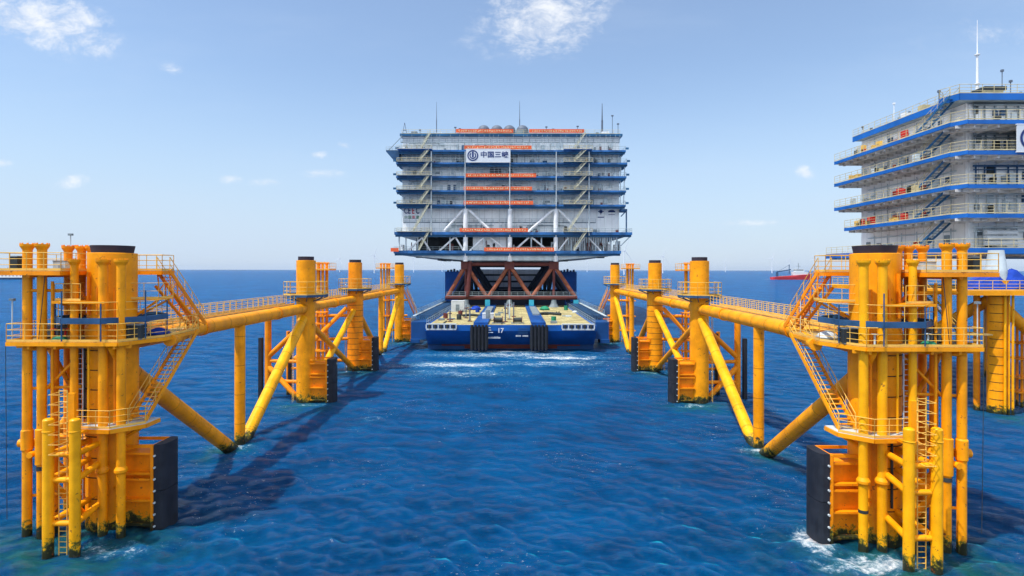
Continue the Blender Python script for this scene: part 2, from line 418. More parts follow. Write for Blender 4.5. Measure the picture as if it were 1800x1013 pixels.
    me.materials.append(m)
    o = bpy.data.objects.new(name, me); COL.objects.link(o); tag(o, 'open blue sea with small choppy waves', None, None, 'structure')
    return o

# ------------------------------------------------------------------ jackets
def jtube(parent, x, y, z0, z1, r, flange=True, mat='yellow', name='riser_pipe'):
    a = MB().tube((x, y, z0), (x, y, z1), r, 16)
    if flange:
        a.lathe(x, y, [(r, z1-.35), (r*1.5, z1-.12), (r*1.55, z1+.02)], 16); a.lathe(x, y, [(0.01, z1+.021), (r*1.55, z1+.02)][::-1], 16)
        for i in range(8):
            t = i*math.pi/4; a.tube((x+r*1.35*math.cos(t), y+r*1.35*math.sin(t), z1), (x+r*1.35*math.cos(t), y+r*1.35*math.sin(t), z1+.1), .035, 5)
    return a.build(name, mat, parent)
def fender(parent, x, y, s, near):
    """box bracket on the channel side with a rubber fender; s=-1 left row (channel towards +x)"""
    c = -s; x0 = x+c*.9; x1 = x+c*(3.0 if near else 3.0); x2 = x+c*(3.85 if near else 4.05)
    hh = .95 if near else 1.05
    y0, y1 = y-hh, y+hh; zt = 5.5
    a = MB().box(x0, x1, y0+.42, y1-.42, -2, zt-.45)
    for z in (zt-.42, 3.75, 3.35, 1.95, .35): a.box(x0, x1, y0, y1, z-.07, z+.07)
    for yy in (y0+.02, y1-.10): a.box(x1-c*.12, x1, yy, yy+.08, -2, zt+.05)
    a.box(x1-c*.02, x1+c*.14, y0-.1, y1+.1, -2, zt+.15)
    a.box(x0, x1, y0-.02, y0+.1, zt-.02, zt+.18).box(x0, x1, y1-.1, y1+.02, zt-.02, zt+.18)
    bx = a.build('fender_bracket', 'orange', parent)
    d = MB(); n = 14; poly = []
    hw = y1-y0+.0
    for i in range(n+1):
        t = -math.pi/2+math.pi*i/n
        poly.append((x1+c*(.22+(abs(x2-x1)-.22)*max(0, math.cos(t))**.42), (y0+y1)/2+hw*.52*math.sin(t)))
    poly = [(x1+c*.15, (y0+y1)/2-hw*.52)]+poly+[(x1+c*.15, (y0+y1)/2+hw*.52)]
    d.prism(poly, -2, 2.6).prism(poly, 2.64, zt+.2)
    d.build('rubber_fender', 'rubber', parent)
    for k in range(7):
        MB().tube((x1+c*.25, y0-.06, .3+k*.78), (x1+c*.25, y0-.17, .3+k*.78), .07, 8).build('fender_bolt', 'pale', bx)
def ring_platform(parent, x, y, r, z, n=8, rr=.03):
    a = MB(); rot = math.pi/n
    outer = [(x+r*math.cos(rot+2*math.pi*i/n), y+r*math.sin(rot+2*math.pi*i/n)) for i in range(n)]
    for i in range(n):
        p, q = outer[i], outer[(i+1) % n]
        a.bar((p[0], p[1], z-.14), (q[0], q[1], z-.14), .12, .30)
        a.bar((x, y, z-.15), (p[0], p[1], z-.15), .1, .2)
        a.bar((x, y, z-1.3), (p[0], p[1], z-.3), .08, .1)
    inner = [(x+(r-.1)*math.cos(rot+2*math.pi*i/n), y+(r-.1)*math.sin(rot+2*math.pi*i/n)) for i in range(n)]
    a.prism(inner, z-.04, z)
    pl = a.build('ring_platform', 'ringblue', parent)
    MB().rail([(p[0], p[1], z) for p in outer], 1.7, .9, rr, (1, .6, .3), True).build('railing', 'rail', pl)
    return pl
def column(parent, x, y, rl, ru, top, capr, capt, bands, near=False, name='column', mat='yellow'):
    a = MB().lathe(x, y, [(rl, -4), (rl, 12.9), (rl*1.02, 12.95), (rl*1.02, 13.5), (ru, 13.9), (ru, top-.03), (ru-.05, top)], 40)
    a.lathe(x, y, [(ru-.05, top), (.01, top+.01)], 40)
    o = a.build(name, mat, parent)
    b = MB().lathe(x, y, [(capr, top), (capt, top+.5)], 32).lathe(x, y, [(capt, top+.5), (.01, top+.5)], 32).lathe(x, y, [(.01, top+.02), (capr, top+.02)], 32)
    b.build('column_cap', 'cap', o)
    for (z, a0, a1) in bands: MB().lathe(x, y, [(rl+.012, z), (rl+.02, z+.035), (rl+.012, z+.07)], 24, a0, a1).build('weld_seam', 'seam', o)
    return o
def riser_cluster(parent, x, y, s, zt=18.9):
    """outer group of pull tubes with a small head platform"""
    for (dx_, dy_, r) in ((-.9, -.5, .24), (-.1, -.7, .24), (.6, -.3, .24), (-.4, .8, .24), (.9, .9, .26)):
        jtube(parent, x+dx_, y+dy_, -3, zt, r, True, 'yellow')
    a = MB().box(x-2.0, x+2.2, y-1.6, y+1.8, zt-1.35, zt-1.2)
    h = a.build('head_platform', 'orange', parent)
    MB().rail([(x-2, y-1.6, zt-1.2), (x+2.2, y-1.6, zt-1.2), (x+2.2, y+1.8, zt-1.2), (x-2, y+1.8, zt-1.2)], 1.1, 1.2, .035, (1, .5), True).build('railing', 'rail', h)
    b = MB()
    for z in (9.5, 5.5, 1.8):
        b.tube((x, y, z), (x-s*5.6, y+1, z), .28, 10); b.box(x-1.3, x+1.3, y-1.1, y+1.3, z-.12, z+.12)
    b.build('riser_support', 'orange', parent)

def jacket(s, C, label):
    X1, D1 = C[0]
    root = thing('jacket_foundation', (C[1][0], C[1][1], 0), label, 'offshore foundation', 'jacket foundations flanking the barge')
    U = lambda u_: X1+s*u_
    Vv = lambda v_: D1+v_
    near_a = (R(200), R(290)) if s < 0 else (R(250), R(340))
    column(root, X1, D1, 1.52, 1.44, 18.5, 1.2, 1.3, [(z, near_a[0], near_a[0]+R(75)) for z in (12, 10.7, 9.4, 8.1, 6.3, 4.9, 3.6, 2.2)])
    for i, (x, y) in enumerate(C[1:]):
        full = [] if i != 1 else [(z, math.pi, 2*math.pi) for z in np.arange(.8, 12, .95)]
        column(root, x, y, (1.2, 1.36, 1.15)[i], (1.22, 1.16, 1.12)[i], (18.6, 18.6, 18.6)[i], 1.0, 1.0, full, mat=('yellow', 'orange', 'yellow')[i] if s < 0 else 'yellow')
        ring_platform(root, x, y, 2.75, 14.1, 8, .035)
        # companion pipe clamped to the column
        jtube(root, x-s*.2+(.0), y+1.75, -3, 18.0 if i == 2 else 12.5, .35, False, 'orange', 'caisson_pipe')
        MB().ladder(x+s*1.55, y-.4, 0, 13, .0, .5).build('ladder', 'rail', root)
        fender(root, x, y, s, False)
        foam_spots.append((x-s*1.5, y-2.2, 3.2, 1.2, .8 if s > 0 else .65)); green_spots.append((x-s*1, y-3, 4, 3.2, .8))
    fender(root, X1-s*.35, D1-.1, s, True)
    foam_spots.append((X1-s*2.0, D1-3.6, 5.2, 1.5, .95 if s > 0 else .7)); foam_spots.append((X1-s*4.5, D1-1.0, 1.6, 2.6, 1.0 if s > 0 else .2))
    green_spots.append((X1, D1-4, 7, 5, .95)); green_spots.append((X1+s*3.5, D1-3.5, 3, 3.5, .85))
    # top chord
    zc = 12.3
    def P3(i, z, fy=0): return (C[i][0], C[i][1]+fy, z)
    for i in range(3):
        r_ = (.66, .62, .6)[i]
        ch_ = MB().tube(P3(i, zc), P3(i+1, zc), r_, 20).build('top_chord', 'yellow', root)
        A_, B_ = Vector(P3(i, zc)), Vector(P3(i+1, zc)); nb_ = int((B_-A_).length/3)
        for k in range(1, nb_):
            c_ = A_.lerp(B_, k/nb_); d_ = (B_-A_).normalized()*.03
            MB().tube(c_-d_, c_+d_, r_+.012, 20, caps=False).build('weld_bead', 'weld', ch_)
    MB().lathe(0, 0, [(0, 0)], 3) if False else None
    # nodes at the water
    def lerp(a, b_, t): return tuple(a[k]+(b_[k]-a[k])*t for k in range(3))
    nx = C[0][0]+(C[1][0]-C[0][0])*.5; ny = (39+75.2)/2-(1.2 if s > 0 else 0)
    mx = (C[2][0]+C[3][0])/2; my = (C[2][1]+C[3][1])/2
    def br(p, q, r, mat='yellow', n=18, name='brace'):
        o = MB().tube(p, q, r, n).build(name, mat, root)
        if r >= .45:
            P_, Q_ = Vector(p), Vector(q); L = (Q_-P_).length; k = 1.3+.4*(r > .55)
            while k < L-1:
                c_ = P_+(Q_-P_)*k/L; d_ = (Q_-P_).normalized()*.025
                if c_.z > .4: MB().tube(c_-d_, c_+d_, r+.012, n, caps=False).build('weld_bead', 'weld', o)
                k += 2.9
        return o
    br((nx, ny, zc-.3), (nx, ny, -3), .5)
    br((X1, D1+.6, 10.9), (nx, ny-.2, -1.2), .62)
    br((C[1][0], C[1][1]-.4, 11.3), (nx, ny+.6, -.4), .60, 'yellow_b')
    br((C[1][0], C[1][1]+.4, 10.6), (C[2][0], C[2][1]-.5, 0.2), .42)
    br((C[2][0], C[2][1]-.4, 10.6), (C[1][0], C[1][1]+.7, 0.4), .48, 'yellow_b')
    br((C[2][0], C[2][1]+.4, 10.8), (mx, my-.4, -.6), .5)
    br((C[3][0], C[3][1]-.4, 11.2), (mx, my+.4, -1.4), .55, 'yellow_b')
    br((mx, my, zc), (mx, my, -3), .5)
    foam_spots.append((nx, ny-1.2, 2.6, 1.3, .95)); green_spots.append((nx, ny-2.6, 2.0, 2.6, .9)); foam_spots.append((mx, my-1.2, 2.4, 1.2, .85))
    # outer face
    o5 = 5.6
    ax, ay = C[1][0]+s*o5, C[1][1]+1.4
    br((ax, ay, 12.6), (ax, ay, -3), .42, 'orange', 14, 'outer_leg')
    br((C[1][0], C[1][1]+.3, 10.6), (ax, ay, 5.6), .34, 'orange'); br((ax, ay, 4.4), (C[1][0]+s*.8, C[1][1], .1), .36, 'orange')
    for z in (5.1, 2.4): br((C[1][0], C[1][1]+.6, z), (ax, ay, z), .24, 'orange', 12)
    MB().box(ax+s*.75, ax+s*1.2, ay-.3, ay+.3, -.5, 8.2).build('rubber_fender', 'rubber', root)
    MB().box(ax-s*1.7, ax-s*2.05, ay+2.5, ay+3.0, -.5, 8.6).build('rubber_fender', 'rubber', root)
    for k, dy_ in ((1.6, 2.8), (2.9, 3.6)):
        br((ax-s*k, ay+dy_, 8.8), (ax-s*k, ay+dy_, -2), .26, 'orange', 10, 'landing_post')
    br((ax-s*1.4, ay+2.8, 8.2), (ax-s*4.6, ay+2.8, 8.2), .18, 'orange', 8); br((ax-s*1.4, ay+2.8, 3.6), (ax-s*4.6, ay+2.8, 3.6), .18, 'orange', 8)
    br((C[1][0]+s*1, C[1][1]+1, 11.5), (C[1][0]+s*5, C[1][1]+17, 3), .34, 'orange'); br((C[1][0]+s*1, C[2][1]-2, 10.8), (C[1][0]+s*5, C[1][1]+9, 4), .34, 'orange')
    riser_cluster(root, C[2][0]+s*5.6, C[2][1]-1.6, s, 18.6)
    riser_cluster(root, C[3][0]+s*5.6, C[3][1]+9.5, s, 19.0)
    tb = MB()   # stair tower standing beside the second riser group
    bx_, by_ = C[2][0]+s*4.0, C[2][1]-6
    for dx_ in (-.8, .8):
        for dy_ in (-.8, .8): tb.tube((bx_+dx_, by_+dy_, 1.5), (bx_+dx_, by_+dy_, 10.5), .10, 8)
    for z in (2, 4.2, 6.4, 8.6, 10.4): tb.box(bx_-1.1, bx_+1.1, by_-1, by_+1, z-.08, z+.08)
    tbo = tb.build('access_tower', 'orange', root)
    MB().rail([(bx_-1.1, by_-1, 6.5), (bx_+1.1, by_-1, 6.5), (bx_+1.1, by_+1, 6.5), (bx_-1.1, by_+1, 6.5)], 1.1, .8, .035, (1, .5), True).build('railing', 'rail', tbo)
    stair(root, (C[3][0]-s*.9, C[3][1]+2.5, 12.5), (C[3][0]-s*2.9, C[3][1]+6.2, 6.2), .9, (1, 0, 0), 'orange', rr=.04)
    # walkway along the chord, outboard side
    wk = MB(); rl = MB()
    for i in range(3):
        xa, ya = C[i]; xb, yb = C[i+1]
        ya += 3.2 if i == 0 else 2.6; yb -= 2.6
        for off in ((.55, 1.75),):
            a_, b2 = xa+s*off[0], xa+s*off[1]; c_, d_ = xb+s*off[0], xb+s*off[1]
            wk.add([(a_, ya, zc+.55), (b2, ya, zc+.55), (d_, yb, zc+.55), (c_, yb, zc+.55), (a_, ya, zc+.70), (b2, ya, zc+.70), (d_, yb, zc+.70), (c_, yb, zc+.70)],
                   [(0,1,2,3), (4,7,6,5), (0,4,5,1), (1,5,6,2), (2,6,7,3), (3,7,4,0)])
            rl.rail([(b2, ya, zc+.7), (d_, yb, zc+.7)], 1.15, 1.25, .032); rl.rail([(a_, ya, zc+.7), (c_, yb, zc+.7)], 1.15, 1.25, .032)
        k = int((yb-ya)/3)
        for j in range(k+1):
            yy = ya+(yb-ya)*j/k; xx = xa+(xb-xa)*j/k
            wk.bar((xx, yy, zc+.3), (xx+s*1.75, yy, zc+.45), .12, .18)
    wko = wk.build('walkway', 'grate', root); rl.build('railing', 'rail', wko)
    cl = MB()
    for i, f in ((0, .74), (0, .30), (1, .5), (2, .5)):
        p = lerp(P3(i, zc), P3(i+1, zc), f); q = lerp(P3(i, zc), P3(i+1, zc), f+.012); cl = MB(); cl.tube(p, q, .74, 18).build('chord_flange', 'orange', root)

    # -------- near tower --------
    tops = ((1.1, -2.0, .23, 18.0), (-.78, -2.0, .28, 18.0), (-1.95, -2.0, .27, 18.0))
    for (u_, v_, r_, zt) in tops:
        o = jtube(root, U(u_), Vv(v_), -3, zt, r_, True, 'yellow' if s < 0 else 'yellow_b')
        if u_ < 1: MB().lathe(U(u_), Vv(v_), [(r_, 4.1), (r_*1.45, 4.25), (r_*1.45, 4.4), (r_, 4.6)], 16).build('clamp_collar', 'yellow', o)
    for (u_, v_) in ((4.15, -2.0), (3.2, -2.0), (4.0, 1.2), (3.05, 1.2), (2.35, 1.2)):
        jtube(root, U(u_), Vv(v_), -3, 19.0, .27 if v_ < 0 else .26, True, 'yellow' if v_ < 0 else 'orange')
    for (u_, v_) in ((3.75, -1.3), (3.0, -1.2)):
        jtube(root, U(u_), Vv(v_), -3, 12.3, .24, False, 'orange')
    for u_ in (3.2, 4.15): MB().lathe(U(u_), Vv(-2), [(.28, 4.7), (.36, 4.75), (.36, 7.0), (.28, 7.05)] if u_ < 4 else [(.28, 5.6), (.34, 5.7), (.34, 6.9), (.28, 7)], 16).build('pipe_sleeve', 'yellow', root)
    MB().lathe(U(3.2), Vv(-2), [(.30, 4.35), (.30, 4.62)], 16).build('pipe_band', 'dark', root)
    MB().lathe(U(-1.95), Vv(-2), [(.285, 2.4), (.285, 2.6)], 16).build('pipe_band', 'dark', root) if s > 0 else None
    # boat landing
    for u_ in (.82, -.80):
        a = MB().tube((U(u_), Vv(-4.4), -3), (U(u_), Vv(-4.4), 8.2), .30, 20)
        a.ball((U(u_), Vv(-4.4), 8.2), .30, 20, 5, .5, True); a.lathe(U(u_), Vv(-4.4), [(.31, 7.5), (.335, 7.55), (.31, 7.6)], 20)
        a.build('landing_post', 'yellow_b', root)
    lb = MB()
    for z in (6.1, 4.55, 1.9):
        lb.tube((U(.82), Vv(-4.3), z), (U(-.80), Vv(-4.3), z), .17, 12)
        for u_ in (.82, -.8): lb.tube((U(u_), Vv(-4.3), z), (U(u_*.6), Vv(-1.2), z+(.35 if z < 5 else 0)), .2, 12)
    lb.tube((U(.82), Vv(-4.2), 4.4), (U(1.2), Vv(-1.0), 1.0), .2, 12)
    lb.build('landing_frame', 'yellow', root)
    ld = MB().ladder(U(.12), Vv(-4.15), -.6, 10.0, .5, 0, .035)
    for z in np.arange(6.2, 10, .6): ld.rail([(U(.12)-.3, Vv(-4.15), z), (U(.12)-.3, Vv(-4.9), z), (U(.12)+.3, Vv(-4.9), z), (U(.12)+.3, Vv(-4.15), z)], .05, 2, .02, (1,), toe=False)
    ld.build('ladder', 'rail', root)
    MB().ladder(U(.95), Vv(-1.75), 2.0, 12.6, .45, 0, .035).build('ladder', 'pale', root)
    lv = MB().box(U(.55), U(-.35), Vv(-3.5), Vv(-2.7), 7.05, 7.2).box(U(.55), U(.1), Vv(-3.3), Vv(-3.1), 7.2, 9.6)
    lv.build('ladder_landing', 'yellow', root)
    # horizontals and outward brace
    ou = MB().tube((U(.6), Vv(-.9), 5.95), (U(5.0), Vv(-1.6), 5.95), .27, 14)
    ou.tube((U(.6), Vv(.9), 5.6), (U(4.6), Vv(1.2), 5.6), .2, 12); ou.tube((U(3.7), Vv(-2.4), 5.4), (U(3.7), Vv(1.5), 5.4), .2, 12)
    ou.build('outrigger', 'yellow', root)
    br((U(.6), Vv(.9), 11.2), (U(6.2), Vv(2.4), 4.6), .42); br((U(2.2), Vv(-.6), 9.2), (U(4.5), Vv(.2), 11.9), .16, 'yellow', 10)
    br((U(1.1), Vv(-.4), 2.2), (U(4.0), Vv(-1.4), 5.4), .28, 'yellow')
    # lower deck (z 12.75)
    zd = 12.75
    dp = [(U(4.9), Vv(-2.7)), (U(-2.2), Vv(-2.7)), (U(-3.5), Vv(.2)), (U(-2.9), Vv(5.4)), (U(-.9), Vv(6.4)), (U(1.8), Vv(6.2)), (U(2.4), Vv(3.0)), (U(4.9), Vv(2.6))]
    a = MB().prism(dp, zd-.08, zd); dk = a.build('main_deck', 'grate', root)
    e = MB()
    for p, q in zip(dp, dp[1:]+dp[:1]): e.bar((p[0], p[1], zd-.15), (q[0], q[1], zd-.15), .14, .24)
    for u_ in (3.6, 1.9, -1.9): e.bar((U(u_), Vv(-2.6), zd-.3), (U(u_), Vv(2.8), zd-.3), .16, .36)
    for v_ in (-2.0, 2.2): e.bar((U(4.8), Vv(v_), zd-.3), (U(-2.6), Vv(v_), zd-.3), .16, .36)
    e.tube((U(-3.3), Vv(1.0), zd-.35), (U(-1.6), Vv(6.2), zd-.4), .42, 14)
    e.tube((U(-1.5), Vv(-2.3), zd-.4), (U(-1.3), Vv(-1.2), zd-1.6), .2, 10); e.tube((U(4.2), Vv(-2.2), zd-.45), (U(2.0), Vv(-1.0), zd-.45), .22, 10)
    e.build('deck_beams', 'yellow', dk)
    MB().rail([(p[0], p[1], zd) for p in dp], 1.15, 1.15, .026, (1, .66, .33), True).build('railing', 'rail', dk)
    # upper platform (z 17.3)
    zu = 17.3
    up = [(U(5.9), Vv(-2.6)), (U(1.5), Vv(-2.6)), (U(1.5), Vv(2.4)), (U(-1.9), Vv(2.4)), (U(-1.9), Vv(3.8)), (U(5.9), Vv(3.8))]
    a = MB().prism(up, zu-.07, zu); ud = a.build('upper_deck', 'grate', root)
    e = MB()
    for p, q in zip(up, up[1:]+up[:1]): e.bar((p[0], p[1], zu-.17), (q[0], q[1], zu-.17), .14, .26)
    e.bar((U(3.7), Vv(-2.5), zu-.3), (U(3.7), Vv(3.6), zu-.3), .2, .3)
    e.tube((U(1.2), Vv(-.5), zu-2.2), (U(2.6), Vv(-.5), zu-.4), .1, 8); e.tube((U(1.2), Vv(1.6), zu-2.6), (U(2.9), Vv(1.6), zu-.4), .1, 8); e.tube((U(1.1), Vv(0), zu-1.6), (U(2.3), Vv(0), zu-2.9), .09, 8)
    e.build('deck_beams', 'orange', ud)
    MB().rail([(p[0], p[1], zu) for p in up], 1.15, 1.2, .026, (1, .66, .33), True).build('railing', 'rail', ud)
    # upper stair, truss braced
    pt, pb = Vector((U(-1.5), Vv(3.2), zu)), Vector((U(-1.9), Vv(7.4), zd+.2))
    st = stair(root, pt, pb, .95, (1, 0, 0), 'orange')
    tr = MB()
    for k in (-.45, .45):
        lo_t = pt+Vector((k, -.2, -1.15)); lo_b = pb+Vector((k, -.9, 0))
        tr.tube(lo_t, lo_b, .11, 8)
        for i in range(5):
            f = i/5; A_ = pt.lerp(pb, f)+Vector((k, 0, 0)); B_ = lo_t.lerp(lo_b, f+.1); C_ = pt.lerp(pb, f+.2)+Vector((k, 0, 0))
            tr.tube(A_, B_, .05, 6); tr.tube(B_, C_, .05, 6)
    tr.build('stair_truss', 'orange', st)
    # mid ledge z 15.4 around column
    ml = MB(); zm = 15.35
    lp = [(U(2.2), Vv(-1.9)), (U(-1.2), Vv(-2.5)), (U(-2.9), Vv(.3)), (U(-2.6), Vv(2.6)), (U(1.8), Vv(2.2))]
    ml.prism([(U(2.3), Vv(-2.1)), (U(.4), Vv(-2.4)), (U(.4), Vv(-1.3)), (U(2.3), Vv(.8))], zm-.08, zm)
    ml.prism([(U(-1.3), Vv(-.3)), (U(-2.9), Vv(.4)), (U(-2.7), Vv(2.4)), (U(-1.0), Vv(2.0))], zm-.08, zm)
    for (p, q) in (((U(1.4), Vv(-.5), zm-1.0), (U(2.2), Vv(-2), zm-.1)), ((U(-1.3), Vv(.6), zm-1.1), (U(-2.8), Vv(.5), zm-.1)), ((U(-1.2), Vv(1.2), zm-1.1), (U(-2.6), Vv(2.2), zm-.1))): ml.bar(p, q, .1, .14)
    ml.bar((U(2.3), Vv(-2.3), zm-.1), (U(-1.2), Vv(-2.45), zm-.1), .12, .16)
    mo = ml.build('valve_platform', 'yellow', root)
    MB().rail([(U(2.3), Vv(-2.1), zm), (U(.4), Vv(-2.4), zm)], 1.1, .7, .022, (1, .5)).rail([(U(2.3), Vv(-2.1), zm), (U(2.3), Vv(.8), zm)], 1.1, .8, .022, (1, .5)).rail(
        [(U(-1.3), Vv(-.3), zm), (U(-2.9), Vv(.4), zm), (U(-2.7), Vv(2.4), zm)], 1.1, .8, .022, (1, .5)).build('railing', 'rail', mo)
    # blue ring beam on scaffold poles
    rb = MB(); zr = 14.1; n = 8
    pts = [(X1+3.25*math.cos(R(22.5)+i*R(45)), D1+3.1*math.sin(R(22.5)+i*R(45))) for i in range(n)]
    for i in range(n):
        p, q = pts[i], pts[(i+1) % n]; rb.bar((p[0], p[1], zr), (q[0], q[1], zr), .14, .36)
        rb.bar((X1, D1, zr-.05), (p[0], p[1], zr-.05), .1, .2)
    rbo = rb.build('blue_ring_beam', 'ringblue', root)
    pl = MB()
    for i in (0, 4, 5, 6, 7): pl.tube((pts[i][0], pts[i][1], 12.8), (pts[i][0], pts[i][1], 16.0 if i % 2 else 15.2), .045, 6)
    pl.build('scaffold_poles', 'ringblue', rbo)
    MB().rail([(p[0], p[1], zr+.18) for p in pts], 1.0, 1.2, .022, (1, .5), True, False).build('railing', 'rail', rbo)
    # intermediate landing z 7.2
    zi = 7.2
    ip = [(U(1.1), Vv(-2.5)), (U(-1.7), Vv(-2.7)), (U(-3.1), Vv(-1.3)), (U(-3.1), Vv(.2)), (U(-1.5), Vv(.2)), (U(-1.5), Vv(-1.2)), (U(1.1), Vv(-1.4))]
    a = MB().prism(ip, zi-.08, zi); io = a.build('intermediate_landing', 'pale', root)
    e = MB()
    for p, q in zip(ip, ip[1:]+ip[:1]): e.bar((p[0], p[1], zi-.18), (q[0], q[1], zi-.18), .14, .26)
    e.tube((U(-2.8), Vv(-1.3), zi-.3), (U(-1.2), Vv(-1), zi-1.2), .12, 10)
    e.build('landing_beams', 'yellow', io)
    MB().rail([(p[0], p[1], zi) for p in ip[:3]], 1.15, 1.0, .026).build('railing', 'rail', io)
    stair(root, (U(-2.55), Vv(5.0), zd-.05), (U(-2.3), Vv(-.9), zi+.05), 1.05, (1, 0, 0), 'yellow')
    for (u_, v_, za, zb_, r_, m_) in ((2.6, -1.9, 3.0, 16.6, .09, 'yellow'), (1.75, -1.3, -1.0, 17.0, .12, 'orange'), (2.1, 1.6, -1, 16.2, .13, 'orange'), (4.7, -1.2, 5.5, 17.1, .07, 'grey'), (.2, -1.95, 7.3, 12.6, .07, 'yellow_b'), (-1.35, -1.75, 7.3, 15.2, .08, 'orange'), (3.6, 2.2, -1, 12.6, .16, 'orange')):
        MB().tube((U(u_), Vv(v_), za), (U(u_), Vv(v_), zb_), r_, 10).build('conduit', m_, root)
    for (p, q) in (((4.4, -1.9, 9.6), (1.2, -1.2, 9.6)), ((4.2, 1.2, 8.4), (1.2, .8, 8.4)), ((4.4, -1.9, 2.6), (1.2, -1.2, 2.6)), ((3.2, -1.9, 9.4), (1.3, -.9, 11.9)), ((4.1, -2.0, 16.0), (1.2, -1.4, 16.0)), ((-1.95, -1.9, 10.6), (-1.0, -1.2, 10.6)), ((-1.95, -1.9, 2.9), (-1.0, -1.2, 2.9))):
        MB().tube((U(p[0]), Vv(p[1]), p[2]), (U(q[0]), Vv(q[1]), q[2]), .10, 8).build('pipe_clamp_strut', 'yellow', root)
    rr_ = random.Random(3 if s < 0 else 8)
    for k in range(5 if s < 0 else 6):        # small-bore lines strapped to the column
        an = R(rr_.uniform(200, 340)); r_ = 1.62; z0_, z1_ = rr_.choice([(1.5, 12.4), (7.5, 12.4), (14.5, 17.8), (2.5, 7.0)])
        px_, py_ = X1+r_*math.cos(an), D1+r_*math.sin(an)
        m_ = MB().tube((px_, py_, z0_), (px_, py_, z1_), rr_.uniform(.04, .08), 8)
        for zz in np.arange(z0_+.4, z1_, 1.6): m_.bar((px_, py_, zz), (X1+1.4*math.cos(an), D1+1.4*math.sin(an), zz), .10, .07)
        m_.build('service_line', rr_.choice(['orange', 'yellow', 'grey', 'dark']), root)
    for k in range(6):
        u_ = rr_.uniform(-2.0, 4.4); v_ = rr_.uniform(-2.3, -1.8) if u_ > 1.7 else rr_.uniform(-2.4, -2.3)
        if abs(u_-1.1) < .45 or abs(u_+.78) < .5 or abs(u_+1.95) < .5 or abs(u_-3.2) < .5 or abs(u_-4.15) < .5: continue
        MB().tube((U(u_), Vv(v_), zd), (U(u_), Vv(v_), zd+.7), .06, 8).lathe(U(u_), Vv(v_), [(.05, zd+.68), (.2, zd+.7), (.2, zd+.76), (.02, zd+.77)], 10).build('valve_stand', rr_.choice(['dark', 'red', 'pale']), root)
    # wall ladder / cable up the channel side of the column
    cb = MB()
    for k in (0, .12): cb.tube((U(1.5)+k, Vv(-1.1), 1.0), (U(1.5)+k, Vv(-1.1), 12.5), .045, 6)
    cb.tube((U(4.9), Vv(-2.75), 12.6), (U(4.7), Vv(-2.85), 1.5), .02, 5); cb.tube((U(2.6), Vv(-2.5), 17), (U(3.0), Vv(-2.5), 12.9), .025, 5)
    cb.build('hanging_cables', 'dark', root)
    # column face details
    for u_ in (.55, -.05, -1.2):
        cf = MB(); cf.box(U(u_)-.06, U(u_)+.06, Vv(-1.6), Vv(-1.4), 14.4, 17.2 if u_ == .55 else 16.2).build('column_stiffener', 'orange', root)
    return root
Cl = [(-27.4, 39.0), (-27.3, 75.2), (-27.3, 98.7), (-27.3, 137.2)]
Cr = [(23.7, 37.25), (24.7, 75.2), (24.7, 98.7), (24.7, 137.2)]
JL = jacket(-1, Cl, 'yellow steel jacket foundation with railed walkway, left of the barge')
JR = jacket(1, Cr, 'yellow steel jacket foundation with railed walkway, right of the barge')

def lamp_post(x, y, z, label):
    t = thing('deck_lamp', (x, y, z), label, 'lamp', 'lamps on the jacket decks')
    MB().tube((x, y, z), (x, y, z+2.6), .035, 6).build('post', 'pale', t); MB().box(x-.14, x+.14, y-.1, y+.1, z+2.6, z+2.75).build('lamp_head', 'grey', t)
lamp_post(Cl[0][0]-4.7, Cl[0][1]-2.5, 12.76, 'thin lamp post on the outer front corner of the left jacket lower deck')
lamp_post(Cr[0][0]+4.7, Cr[0][1]-2.5, 12.76, 'thin lamp post on the outer front corner of the right jacket lower deck')
lamp_post(Cl[0][0]-5.7, Cl[0][1]+3.6, 17.31, 'thin lamp post at the far outer corner of the left jacket upper deck')
lamp_post(Cr[0][0]-2.2, Cr[0][1]+5.2, 12.76, 'thin lamp post by the foot of the upper stair on the right jacket')
# loose gear on the jacket decks
def crate(x, y, z, w_, d_, h_, mat, label, name='equipment_box', cat='equipment box'):
    t = thing(name, (x, y, z), label, cat)
    a = MB().box(x-w_/2, x+w_/2, y-d_/2, y+d_/2, z+.08, z+h_)
    a.build('casing', mat, t)
    MB().box(x-w_/2-.02, x+w_/2+.02, y-d_/2-.02, y+d_/2+.02, z+h_, z+h_+.06).build('lid', 'grey', t)
    for dx_ in (-.4, .4): MB().box(x+dx_*w_-.05, x+dx_*w_+.05, y-d_/2, y+d_/2, z+.004, z+.08).build('skid', 'grey', t)
    return t
def bundle(x, y, z, r, mat, label, name, cat):
    a = MB(); prof = [(r, z+.004), (r*1.1, z+r*.25), (r*.8, z+r*.6), (r*.3, z+r*.82), (.01, z+r*.85)]
    a.lathe(x, y, prof, 18)
    a.v = [(p[0]+.12*r*noise.noise(Vector(p)*2.3), p[1]+.12*r*noise.noise(Vector(p)*2.1+Vector((5, 0, 0))), max(z+.003, p[2]+.10*r*noise.noise(Vector(p)*3)-.03)) for p in a.v]
    return a.build(name, mat, None, label, cat)
def reel(x, y, z, r, label):
    t = thing('cable_reel', (x, y, z), label, 'cable reel')
    MB().tube((x-.3, y, z+r), (x+.3, y, z+r), r*.65, 16).build('wound_cable', 'dark', t)
    for k in (-.34, .3): MB().tube((x+k, y, z+r), (x+k+.04, y, z+r), r, 20).build('flange', 'orange', t)
